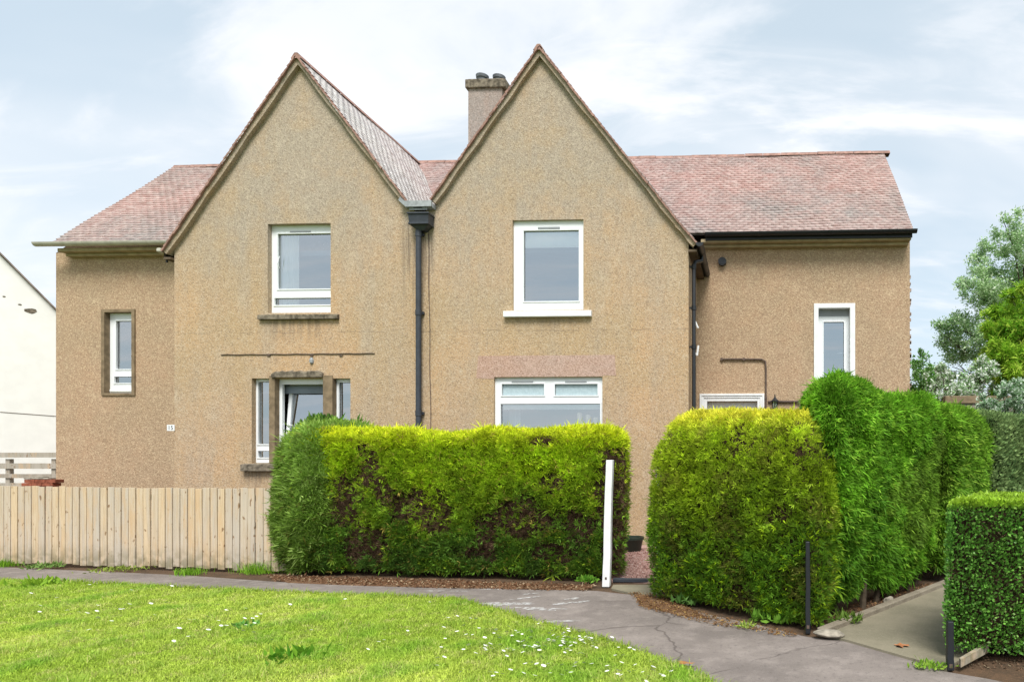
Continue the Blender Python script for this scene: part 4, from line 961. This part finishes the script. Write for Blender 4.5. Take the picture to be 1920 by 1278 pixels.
def dead_main(Q, NN):
    s, h = pxy(Q); w = (fbm(Q, 5.0, 4)-.5)*1.4
    m_ = np.maximum.reduce([ell(s, h, .14, .50, .36, .22, .3), ell(s, h, .255, .72, .12, .32, .65), ell(s, h, .36, .50, .22, .14, .3), ell(s, h, .45, .40, .18, .2), ell(s, h, .22, .22, .34, .16, .2), ell(s, h, .55, .18, .3, .08), ell(s, h, .78, .18, .3, .1), ell(s, h, .72, .42, .35, .16), ell(s, h, .80, .64, .15, .12, .3), ell(s, h, .965, .5, .20, .46), ell(s, h, .955, .80, .12, .14), ell(s, h, .75, .93, .14, .05), ell(s, h, .59, .33, .14, .16), ell(s, h, .87, .35, .2, .14)])
    d_ = np.clip((m_ + w*1.35 - .02)*1.7, 0, .85)
    return np.clip(d_ + .10 + np.clip((s-.93)/.05, 0, 1)*(h < .88)*.75, 0, .92)*(NN[:, 2] < .8)
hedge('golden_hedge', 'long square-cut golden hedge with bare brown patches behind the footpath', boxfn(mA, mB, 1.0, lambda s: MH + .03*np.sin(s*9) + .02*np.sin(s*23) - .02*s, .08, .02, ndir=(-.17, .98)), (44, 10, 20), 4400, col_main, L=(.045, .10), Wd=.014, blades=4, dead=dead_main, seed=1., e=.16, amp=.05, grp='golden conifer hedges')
# green conifer at the left end of the golden hedge
cA, cB = gnd(512, 1072), gnd(580, 1082)
def col_blue(Q, NN):
    n = len(Q); f = np.clip(Q[:, 2]/2 + (fbm(Q, 2.5, 3)-.5), 0, 1); b = mixc(lin('#5d7a2c'), lin('#94b650'), f); b = mixc(b, lin('#b8d478'), (RNG.random(n) < .18)*.7); return mixc(b, lin('#7c6a3a'), (RNG.random(n) < .05)*.7)*RNG.uniform(.75, 1.2, n)[:, None]
hedge('conifer_bush', 'feathery blue-green conifer joined to the golden hedge beside the fence', boxfn((cA[0]+.02, cA[1]-.02), (cB[0], cB[1]-.02), 1.1, lambda s: 2.04 + .04*s - .10*(1-s)**2, .08, .07), (10, 10, 18), 3200, col_blue, L=(.07, .14), Wd=.014, blades=4, core='coreg', seed=4., e=.28, amp=.08, cat='bush')
lA, lB = (XatY(545, 9.7), 9.6), (XatY(665, 9.7), 9.7)
hedge('leafy_shrub', 'loose leafy green shrub rising behind the golden hedge below the windows', boxfn(lA, lB, .7, lambda s: 2.26 - .10*s + .05*np.sin(s*7), .1, .02), (8, 6, 14), 1500, lambda Q, NN: mixc(lin('#3f6a2a'), lin('#7fa247'), RNG.random(len(Q)))*RNG.uniform(.7, 1.2, len(Q))[:, None], L=(.05, .10), Wd=.035, broad=True, core='coreg', seed=6., e=.32, amp=.14, cat='shrub')
# rounded golden hedge on the right
rA, rB = gnd(1214, 1124), gnd(1546, 1189)
def hR(s): return 2.07 + .03*np.sin(s*5) - .22*(np.clip(.3-s, 0, 1)/.3)**2
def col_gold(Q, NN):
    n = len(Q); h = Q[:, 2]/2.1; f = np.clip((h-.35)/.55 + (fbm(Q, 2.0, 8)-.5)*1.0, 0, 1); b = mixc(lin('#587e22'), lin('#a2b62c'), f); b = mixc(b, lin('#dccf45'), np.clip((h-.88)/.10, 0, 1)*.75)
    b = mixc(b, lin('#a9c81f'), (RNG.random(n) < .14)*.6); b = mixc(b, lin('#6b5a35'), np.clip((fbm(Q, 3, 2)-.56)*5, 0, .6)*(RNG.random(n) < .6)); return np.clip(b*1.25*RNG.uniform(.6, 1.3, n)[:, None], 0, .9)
def dead_gold(Q, NN): return np.clip((fbm(Q, 2.6, 14)-.60)*6, 0, .75) + .05
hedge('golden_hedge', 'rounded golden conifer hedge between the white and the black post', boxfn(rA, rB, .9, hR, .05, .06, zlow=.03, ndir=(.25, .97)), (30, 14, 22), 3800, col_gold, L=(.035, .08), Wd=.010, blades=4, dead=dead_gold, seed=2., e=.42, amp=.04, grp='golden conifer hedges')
# tall green hedge along the path (three lengths)
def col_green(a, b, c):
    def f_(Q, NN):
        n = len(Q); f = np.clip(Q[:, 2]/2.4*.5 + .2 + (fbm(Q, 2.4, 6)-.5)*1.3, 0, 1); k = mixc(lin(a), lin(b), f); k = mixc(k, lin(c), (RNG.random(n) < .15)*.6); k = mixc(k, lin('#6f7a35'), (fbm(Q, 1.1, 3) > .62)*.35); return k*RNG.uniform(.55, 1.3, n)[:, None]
    return f_
def leftof(p, q, off): p, q = Vector(p), Vector(q); d_ = (q-p).normalized(); n_ = Vector((-d_.y, d_.x)); return tuple(p+n_*off), tuple(q+n_*off)
g0 = Vector(gnd(1570, 1184)); g1_ = Vector(gnd(1768, 1103)); gd = (g1_-g0).normalized()
P0, P1 = leftof(g0 - gd*.0, g1_ + gd*.15, .05)
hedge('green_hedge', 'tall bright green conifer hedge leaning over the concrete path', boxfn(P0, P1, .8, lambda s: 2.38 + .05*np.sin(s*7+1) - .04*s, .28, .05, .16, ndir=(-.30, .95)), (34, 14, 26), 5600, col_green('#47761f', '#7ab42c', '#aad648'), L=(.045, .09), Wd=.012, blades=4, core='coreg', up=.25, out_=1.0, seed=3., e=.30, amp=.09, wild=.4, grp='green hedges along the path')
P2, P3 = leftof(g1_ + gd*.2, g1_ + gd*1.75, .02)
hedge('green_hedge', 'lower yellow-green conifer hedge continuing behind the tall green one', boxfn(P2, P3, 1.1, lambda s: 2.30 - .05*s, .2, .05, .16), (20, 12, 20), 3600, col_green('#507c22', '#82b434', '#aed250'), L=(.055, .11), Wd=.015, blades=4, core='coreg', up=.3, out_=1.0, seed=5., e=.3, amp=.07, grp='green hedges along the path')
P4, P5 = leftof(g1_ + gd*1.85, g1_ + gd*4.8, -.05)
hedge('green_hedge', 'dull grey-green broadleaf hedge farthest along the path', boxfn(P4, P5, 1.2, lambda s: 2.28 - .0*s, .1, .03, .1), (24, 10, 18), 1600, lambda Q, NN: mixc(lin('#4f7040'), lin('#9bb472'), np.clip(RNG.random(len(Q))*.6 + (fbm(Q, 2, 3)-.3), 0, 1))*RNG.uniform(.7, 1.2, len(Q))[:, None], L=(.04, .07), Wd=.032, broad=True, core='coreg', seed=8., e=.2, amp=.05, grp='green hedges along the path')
# stems at the foot of the green hedge
mb = MB(); r_ = random.Random(3)
hs = bpy.data.objects.get('green_hedge')
for k in range(7):
    p = Vector(P0) + (Vector(P1)-Vector(P0))*(.08+k*.145) + Vector((-gd.y, gd.x))*r_.uniform(.22, .4); mb.tube([(p.x, p.y, -.02), (p.x+r_.uniform(-.03, .03), p.y, .25), (p.x+r_.uniform(-.06, .06), p.y, .7)], [.035, .028, .022], 7); mb.build('stem', M['bark'], hs); mb = MB()
# clipped box hedge at the right edge
def col_box(Q, NN):
    n = len(Q); top = np.clip((Q[:, 2]-1.18)/.05, 0, 1)*.9; b = mixc(lin('#4c7e2e'), lin('#78ae48'), RNG.random(n)); b = mixc(b, lin('#86a35a'), (RNG.random(n) < .10)*.7); b = mixc(b, lin('#8fb02c'), top); return b*RNG.uniform(.7, 1.2, n)[:, None]
def dead_box(Q, NN): return np.clip((fbm(Q, 4.5, 14)-.50)*3, 0, .45)*(Q[:, 2] < 1.2)
bx = gnd(1772, 1238)
hedge('box_hedge', 'low neatly clipped small-leaved hedge at the right edge beside the path', boxfn((bx[0]+.02, bx[1]+.0), (bx[0]+2.4, bx[1]-.04), 1.05, lambda s: 1.245 + .012*np.sin(s*12), -.02, .015, .07, ndir=(.50, .86)), (36, 14, 20), 8500, col_box, L=(.020, .036), Wd=.022, broad=True, core='core', up=.35, out_=.8, dead=dead_box, seed=9., e=.06, amp=.018, mat='gloss_leaf', depth=.06, wild=.1, stray=.012)
mb = MB(); r_ = random.Random(6); hb = [o for o in bpy.data.objects if o.name.startswith('box_hedge')][0]
for k in range(12): x = bx[0]+.15+k*.19; y = bx[1]+.35+r_.uniform(-.15, .15); mb.tube([(x, y, -.02), (x+r_.uniform(-.05, .05), y, .12), (x+r_.uniform(-.12, .12), y, .35)], [.014, .011, .008], 6); mb.build('stem', M['bark'], hb); mb = MB()
# ---- trees beyond
def tree(name, label, base, trunk_pts, clumps, n_leaf, L, Wd, cols, cat='tree', broad=True, grp=None, tr=.16, up=.2, sig=.5):
    t = thing(name, base, label, cat, grp); mb = MB(); tp_ = [Vector(p) for p in trunk_pts]
    mb.tube(tp_, [tr*(1-.75*k/(len(tp_)-1)) for k in range(len(tp_))], 8); r = random.Random(len(clumps))
    for (x, y, z, rad) in clumps:
        c = Vector((x, y, z)); zt = z - rad*.9; best = min(tp_, key=lambda p: (p-c).length + (2 if p.z > zt else 0)); m_ = (best+c)/2 + Vector((0, 0, -.15*(c-best).length*.3)); mb.tube([best, m_, c], [tr*.32, tr*.2, tr*.07], 5)
        for q in range(3):
            e = c + Vector((r.uniform(-1, 1), r.uniform(-1, 1), r.uniform(-.4, 1)))*rad*.8; mb.tube([m_.lerp(c, .6), e], [tr*.10, tr*.03], 4)
    mb.build('trunk', M['bark'], t, smooth=True)
    W_ = np.array([c[3]**2 for c in clumps]); W_ = W_/W_.sum(); ix = RNG.choice(len(clumps), n_leaf, p=W_); C0 = np.array([c[:3] for c in clumps])[ix]; Rr = np.array([c[3] for c in clumps])[ix]
    # leaves gather on little twigs inside each clump
    tw = RNG.normal(0, sig, (len(clumps)*14, 3)); ti = ix*14 + RNG.integers(0, 14, n_leaf); Q = C0 + (tw[ti] + RNG.normal(0, .17, (n_leaf, 3)))*Rr[:, None]
    NN = unit(Q-C0+1e-6); R_ = RNG.normal(0, 1, (n_leaf, 3)); D_ = unit(NN*.5 + R_*.7 + np.array([0, 0, up])); fl = unit(R_[:, [2, 0, 1]] + np.array([0, 0, .6])); fl = unit(fl - D_*(fl*D_).sum(1)[:, None]*.9)
    f = np.clip(RNG.random(n_leaf)*.7 + (fbm(Q, 1.2, 3)-.35), 0, 1); C = mixc(lin(cols[0]), lin(cols[1]), f); C = mixc(C, lin(cols[2]), (RNG.random(n_leaf) < cols[3])*.85)*RNG.uniform(.75, 1.15, n_leaf)[:, None]
    LL = RNG.uniform(L[0], L[1], n_leaf); WW = np.full(n_leaf, Wd)
    if broad: V, Fc, Cc = leaves(Q, D_, fl, LL, WW, C)
    else: V, Fc, Cc = sprays(Q, D_, fl, LL, WW, C, 4)
    raw_mesh('crown', V, Fc, Cc, M['leaf'], t); return t
def clump(Y, lst, k=1.0, seed=1):
    r = random.Random(seed); o = []
    for px, py, rp in lst:
        x, z = onY(px, py, Y); o.append((x, Y + r.uniform(-1, 1)*1.1, z, rp/F*Y*k))
    return o
YT = 22.0
lst = [(1868, 446, 22), (1905, 445, 20), (1850, 478, 24), (1890, 485, 26), (1930, 470, 30), (1835, 520, 26), (1872, 525, 28), (1915, 520, 28), (1808, 560, 26), (1845, 570, 28), (1880, 570, 26), (1790, 600, 24), (1820, 612, 28), (1858, 620, 28), (1768, 632, 20), (1796, 645, 26), (1830, 655, 26), (1870, 660, 24), (1800, 680, 24), (1840, 690, 24), (1955, 520, 34), (1960, 440, 30), (1990, 480, 40), (1940, 570, 34), (2000, 560, 44), (1945, 440, 24), (2040, 520, 40)]
x, z = onY(1930, 700, YT)
tree('birch_tree', 'tall pale airy tree beyond the hedges right of the house', (x, YT, 0), [(x, YT, 0), (x-.05, YT, 2), (x+.05, YT, 4), (x+.0, YT, 6), (x-.2, YT, 8.2)], clump(YT, lst, 1.12), 46000, (.07, .13), .05, ('#84ac70', '#b9d69c', '#e4efd6', .2), tr=.16, sig=.52)
YK = 15.5; lst = [(1905, 560, 16), (1895, 590, 22), (1925, 590, 24), (1880, 620, 24), (1912, 630, 28), (1868, 655, 24), (1900, 665, 28), (1935, 650, 34), (1852, 690, 24), (1882, 700, 28), (1915, 705, 28), (1950, 700, 36), (1915, 545, 10), (1940, 540, 26), (1960, 600, 40)]
x, z = onY(1932, 700, YK)
tree('conifer_tree', 'dense yellow-green conifer in front of the tall pale tree', (x, YK, 0), [(x, YK, 0), (x, YK, 2), (x, YK, 4), (x, YK, 5.6)], clump(YK, lst), 24000, (.10, .2), .022, ('#5b9a28', '#a6cc3a', '#c4dc5a', .25), broad=False, tr=.14, sig=.5, up=.1)
YS = 16.5; lst = [(1712, 720, 18), (1740, 740, 20), (1755, 700, 14), (1722, 695, 18), (1730, 725, 22), (1716, 745, 20), (1745, 715, 14), (1725, 675, 9)]
x, z = onY(1728, 800, YS); tree('green_shrub', 'dark green shrub against the corner of the house wall', (x, YS, 0), [(x, YS, 0), (x, YS, 1.4), (x, YS, 2.4)], clump(YS, lst), 5000, (.05, .09), .045, ('#4f8236', '#84b35c', '#c0dab0', .15), cat='shrub', tr=.06)
YS = 15.0; lst = [(1820, 700, 18), (1845, 715, 18), (1830, 750, 16), (1780, 755, 18), (1720, 755, 16), (1860, 735, 14), (1765, 720, 18), (1790, 708, 18), (1815, 722, 18), (1770, 742, 20), (1800, 740, 20), (1760, 692, 10), (1835, 735, 14), (1745, 755, 14)]
x, z = onY(1790, 800, YS); tree('flowering_shrub', 'loose shrub covered in small white blossom beside the house corner', (x, YS, 0), [(x, YS, 0), (x, YS, 1.3), (x, YS, 2.3)], clump(YS, lst), 15000, (.04, .07), .045, ('#7fa86a', '#b0cc98', '#f6f7f3', .5), cat='shrub', tr=.06)
YS = 12.5; lst = [(1850, 745, 16), (1930, 775, 26), (1865, 752, 20), (1890, 745, 20), (1915, 755, 22), (1848, 765, 14), (1885, 772, 22), (1940, 750, 24), (1905, 785, 20)]
x, z = onY(1890, 800, YS); tree('variegated_shrub', 'silvery variegated shrub under the yellow-green conifer', (x, YS, 0), [(x, YS, 0), (x, YS, 1.2), (x, YS, 2.2)], clump(YS, lst), 12000, (.035, .06), .04, ('#5f8a58', '#94b489', '#dfe9db', .35), cat='shrub', tr=.05)
a, b, c, e = rect(1775, 1838, 742, 756, 13.6)
t = thing('garden_wall', ((a+b)/2, 13.7, 0), 'short grey stone wall just showing above the green hedges', 'wall'); MB().box(a, b+1.2, 13.6, 13.85, 0, c).build('masonry', M['stone'], t); MB().box(a-.04, b+1.24, 13.56, 13.89, c, e).build('coping', M['conc'], t, bevel=.01)
# ================================================================== GRASS
def inpoly(P, poly):
    x, y = P[:, 0], P[:, 1]; r = np.zeros(len(P), bool); n = len(poly)
    for i in range(n):
        x0, y0 = poly[i]; x1, y1 = poly[(i+1) % n]; c = ((y0 > y) != (y1 > y)) & (x < (x1-x0)*(y-y0)/((y1-y0) if y1 != y0 else 1e-9) + x0); r ^= c
    return r
def infrust(P, m_=.06):
    t_ = -P[:, 0]*sP*1 + P[:, 1]*cP; u = (P[:, 0]*cP + P[:, 1]*sP)/np.maximum(t_, .1); return (u > (0-PX)/F - m_) & (u < (1920-PX)/F + m_) & (t_ > 4.25)
def blades(P, hgt, wd, C, lean=.35, z0=.015):
    n = len(P); az = RNG.uniform(0, 2*np.pi, n); face = np.stack([np.cos(az), np.sin(az), np.zeros(n)], 1); ld = RNG.normal(0, lean, (n, 2)); b = np.concatenate([P, np.full((n, 1), z0)], 1)
    m_ = b + np.stack([ld[:, 0]*hgt*.35, ld[:, 1]*hgt*.35, hgt*.6], 1); tp2 = b + np.stack([ld[:, 0]*hgt*1.25, ld[:, 1]*hgt*1.25, hgt*(1 - .25*np.abs(ld).sum(1))], 1); w = (wd*.5)[:, None]
    V = np.stack([b-face*w, b+face*w, m_+face*w*.8, m_-face*w*.8, tp2], 1).reshape(-1, 3); i = np.arange(n)*5
    F3 = np.concatenate([np.stack([i, i+1, i+2], 1), np.stack([i, i+2, i+3], 1), np.stack([i+3, i+2, i+4], 1)]); return V, F3, np.repeat(C, 5, 0)
P = np.stack([RNG.uniform(-12, 1.2, 900000), RNG.uniform(3.6, 9.6, 900000)], 1); P = P[inpoly(P, lawn) & infrust(P)]
dn = np.clip((5.2/P[:, 1])**1.2, .35, 1); P = P[RNG.random(len(P)) < dn]; P = P[:190000]
P3 = np.concatenate([P, np.zeros((len(P), 1))], 1); n = len(P)
f1 = fbm(P3, .8, 2); f2 = fbm(P3, 2.6, 7); f3 = fbm(P3, 9, 5)
C = mixc(lin('#aecb4a'), lin('#dbea6c'), np.clip((f1-.3)*2.2, 0, 1)); C = mixc(C, lin('#8fc040'), np.clip((f2-.55)*5, 0, .7)); C = mixc(C, lin('#dcd690'), np.clip((f3-.5)*4, 0, .75)*(RNG.random(n) < .6)); C = np.clip(C*RNG.uniform(.62, 1.2, n)[:, None], 0, .92)
hg = RNG.uniform(.018, .045, n)*(1 + np.clip((f2-.5)*2.5, -.3, .9)); V, F3, CC = blades(P, hg, RNG.uniform(.004, .0065, n), C, .55)
props(raw_mesh('grass', V, F3, CC, M['grass'], kind='stuff'), 'short bright green grass of the front lawn', 'grass')
# taller clumps standing out of the mown sward
cc_ = P[RNG.choice(len(P), 160)]; q = np.repeat(cc_, 60, 0) + RNG.normal(0, .05, (160*60, 2)); q = q[inpoly(q, lawn) & infrust(q)]; n = len(q); q3 = np.concatenate([q, np.zeros((n, 1))], 1)
C = mixc(lin('#86ac34'), lin('#c2d468'), fbm(q3, .9, 14)); C = mixc(C, lin('#dcd08c'), (RNG.random(n) < .08)*.8); V, F3, CC = blades(q, RNG.uniform(.04, .085, n), np.full(n, .0055), C, .5)
props(raw_mesh('long_grass', V, F3, CC, M['grass'], kind='stuff'), 'longer tufts standing out of the mown lawn', 'grass')
# shaggy edge along the footpath
E = np.array(lawn[:13]); q = []
for k in range(len(E)-1):
    L_ = np.linalg.norm(E[k+1]-E[k]); m_ = int(L_*420); tt_ = RNG.random(m_)[:, None]; q.append(E[k] + (E[k+1]-E[k])*tt_ + RNG.normal(0, .035, (m_, 2)))
q = np.concatenate(q); q = q[infrust(q)]; n = len(q); q3 = np.concatenate([q, np.zeros((n, 1))], 1)
C = mixc(lin('#7d9c2a'), lin('#a3b840'), RNG.random(n)); V, F3, CC = blades(q, RNG.uniform(.03, .08, n)*(.6+fbm(q3, 1.5, 4)), np.full(n, .006), C, .6, .0)
props(raw_mesh('edge_grass', V, F3, CC, M['grass'], kind='stuff'), 'longer ragged grass along the footpath edge', 'grass')
# daisies
def dais(cx, cy, sx, sy, n_): return [(random.gauss(cx, sx), random.gauss(cy, sy)) for _ in range(n_)]
pts = dais(1010, 1195, 90, 22, 90) + dais(1080, 1225, 110, 28, 60) + dais(130, 1138, 60, 16, 26) + dais(420, 1165, 90, 24, 22) + dais(960, 1250, 120, 20, 30) + dais(500, 1190, 300, 40, 30) + dais(1200, 1262, 50, 8, 14) + dais(1090, 1195, 50, 12, 40) + dais(985, 1215, 50, 14, 40) + dais(880, 1160, 60, 14, 22)
V = []; Fc = []
for px, py in pts:
    if py < 1095: continue
    g = np.array([gnd(px, py, .045)]);
    if not inpoly(g, lawn)[0]: continue
    x, y = g[0]; s = random.uniform(.014, .021); z = random.uniform(.055, .08); n = 10; b = len(V); V.append((x, y, z)); tx, ty = random.uniform(-.5, .5), random.uniform(-.7, .1)
    for k in range(n*2):
        w = math.pi*k/n; rr = s if k % 2 == 0 else s*.72; V.append((x+rr*math.cos(w), y+rr*math.sin(w), z + rr*(tx*math.cos(w)+ty*math.sin(w)))); Fc.append((b, b+1+k, b+1+(k+1) % (2*n)))
props(raw_mesh('daisies', np.array(V), np.array(Fc), None, M['petal'], kind='stuff'), 'small white daisies scattered through the lawn', 'daisies')
# weeds and tufts
def weed(px, py, r, n_, L, Wd, cols, lab, name='weed_clump', cat='weed', bl=False, up=1.0, grp='weeds'):
    x, y = gnd(px, py); Q = np.stack([RNG.normal(x, r, n_), RNG.normal(y, r*.7, n_), RNG.uniform(.01, L[1]*.4, n_)], 1); R_ = RNG.normal(0, 1, (n_, 3)); D_ = unit(R_*.8 + np.array([0, 0, up])); D_[:, 2] = np.abs(D_[:, 2]); fl = unit(np.array([0, 0, 1.]) + R_[:, [1, 2, 0]]*.4); fl = unit(fl - D_*(fl*D_).sum(1)[:, None]*.95)
    C = mixc(lin(cols[0]), lin(cols[1]), RNG.random(n_))
    if bl: V, Fc, Cc = blades(Q[:, :2], RNG.uniform(L[0], L[1], n_), np.full(n_, Wd), C, .4, 0)
    else: V, Fc, Cc = leaves(Q, D_, fl, RNG.uniform(L[0], L[1], n_), np.full(n_, Wd), C)
    o = raw_mesh(name, V, Fc, Cc, M['leaf'], origin=(x, y, 0)); props(o, lab, cat, grp)
GR = ('#5f8f24', '#8fbb38')
weed(545, 1238, .10, 60, (.06, .12), .035, ('#4f8a28', '#86b53a'), 'broad-leaved dandelion clump low in the front lawn')
weed(455, 1180, .06, 36, (.05, .09), .03, ('#4f8a38', '#7fae52'), 'small leafy weed in the middle of the lawn')
weed(355, 1076, .10, 260, (.05, .13), .006, GR, 'bright grass tuft under the middle of the timber fence', 'grass_tuft', 'grass', True)
weed(492, 1072, .14, 700, (.08, .22), .006, GR, 'tall grass tuft between timber fence and conifer bush', 'grass_tuft', 'grass', True)
weed(8, 1061, .10, 260, (.06, .15), .006, GR, 'grass tuft at the left end of the fence', 'grass_tuft', 'grass', True)
weed(85, 1065, .12, 140, (.04, .09), .03, ('#5a7c38', '#87a05a'), 'low leafy weeds below the fence near its left end')
weed(225, 1070, .18, 160, (.04, .07), .02, ('#74873c', '#9aab4c'), 'thin dull weeds along the fence foot beside the brighter tuft')
weed(70, 1100, .14, 160, (.06, .12), .03, ('#6f9a30', '#9cbb3c'), 'leafy weeds spilling over the lawn edge at the far left')
weed(1105, 1092, .07, 90, (.05, .1), .03, ('#58902c', '#8ab848'), 'bright green seedling leaves at the foot of the white post')
weed(1435, 1165, .07, 90, (.06, .12), .035, ('#567f28', '#80ac40'), 'leafy weed under the rounded golden hedge near the black post')
weed(1475, 1170, .07, 90, (.06, .12), .035, ('#568c2c', '#80ac40'), 'bright leafy weed touching the black corner post')
weed(1292, 1133, .09, 120, (.07, .14), .035, ('#466a30', '#6b8e4a'), 'dark ivy leaves under the left end of the rounded hedge')
weed(1400, 1178, .05, 50, (.04, .08), .012, ('#8aa844', '#a5bb50'), 'thin weed sprouting from the asphalt before the rounded hedge')
weed(1747, 1253, .07, 120, (.03, .06), .02, ('#6f9a30', '#9cbb4c'), 'small weeds at the path edge by the short black post')
weed(1590, 1170, .08, 90, (.07, .14), .025, ('#4c6a28', '#76903c'), 'ferny green leaves at the near foot of the tall green hedge')
# litter and gravel stones as real pieces
def scatter(poly, n_, smin, smax, cols, name, lab, mat='leaf', z=.012):
    pa = np.array(poly); lo, hi = pa.min(0), pa.max(0); P = RNG.uniform(lo, hi, (n_*4, 2)); P = P[inpoly(P, poly)][:n_]; n = len(P); Q = np.concatenate([P, np.full((n, 1), z)], 1) ; R_ = RNG.normal(0, 1, (n, 3)); D_ = unit(R_*np.array([1, 1, .35])); fl = unit(np.array([0, 0, 1.]) + R_[:, [1, 2, 0]]*.5); fl = unit(fl - D_*(fl*D_).sum(1)[:, None])
    Q[:, 2] += RNG.uniform(0, .012, n); L_ = RNG.uniform(smin, smax, n); C = mixc(lin(cols[0]), lin(cols[1]), RNG.random(n)); C = mixc(C, lin(cols[2]), (RNG.random(n) < .12)*1.)
    V, Fc, Cc = leaves(Q, D_, fl, L_, L_*.45, C); props(raw_mesh(name, V, Fc, Cc, M[mat], kind='stuff'), lab, 'litter')
scatter(G((500, 1079), (800, 1088), (1120, 1098), (1100, 1108), (800, 1102), (640, 1096), (520, 1090)), 5000, .015, .05, ('#6d4c36', '#97755a', '#c9b494'), 'fallen_clippings', 'brown clippings lying under the long golden hedge')
scatter(G((1180, 1112), (1235, 1116), (1300, 1145), (1400, 1170), (1510, 1192), (1480, 1194), (1330, 1172), (1270, 1156), (1200, 1140)), 2500, .012, .04, ('#6d5038', '#97754f', '#b99a60'), 'fallen_clippings', 'brown clippings at the foot of the rounded golden hedge')
scatter([tuple(Vector(P0)-Vector((-gd.y, gd.x))*-.02), tuple(P1), tuple(Vector(P1)+Vector((-gd.y, gd.x))*.4), tuple(Vector(P0)+Vector((-gd.y, gd.x))*.4)], 1500, .015, .05, ('#5d4636', '#8a6a50', '#b0895f'), 'fallen_clippings', 'brown litter below the tall green hedge', z=.0)
scatter([gnd(1149, 1088), gnd(1232, 1090), (-.5, 9.4), (0.3, 11.2), (-2.4, 11.2), (-2.0, 9.4)], 9000, .02, .04, ('#9c756d', '#b99a92', '#d6c6c0'), 'gravel_stones', 'loose pink gravel inside the gate', z=.016)
scatter([(bx[0]+.05, bx[1]-.15), (bx[0]+2, bx[1]-.3), (bx[0]+2, bx[1]+.5), (bx[0]+.05, bx[1]+.5)], 1500, .012, .04, ('#5a4838', '#7c6450', '#9a8a70'), 'fallen_clippings', 'brown litter below the clipped box hedge', z=-.005)
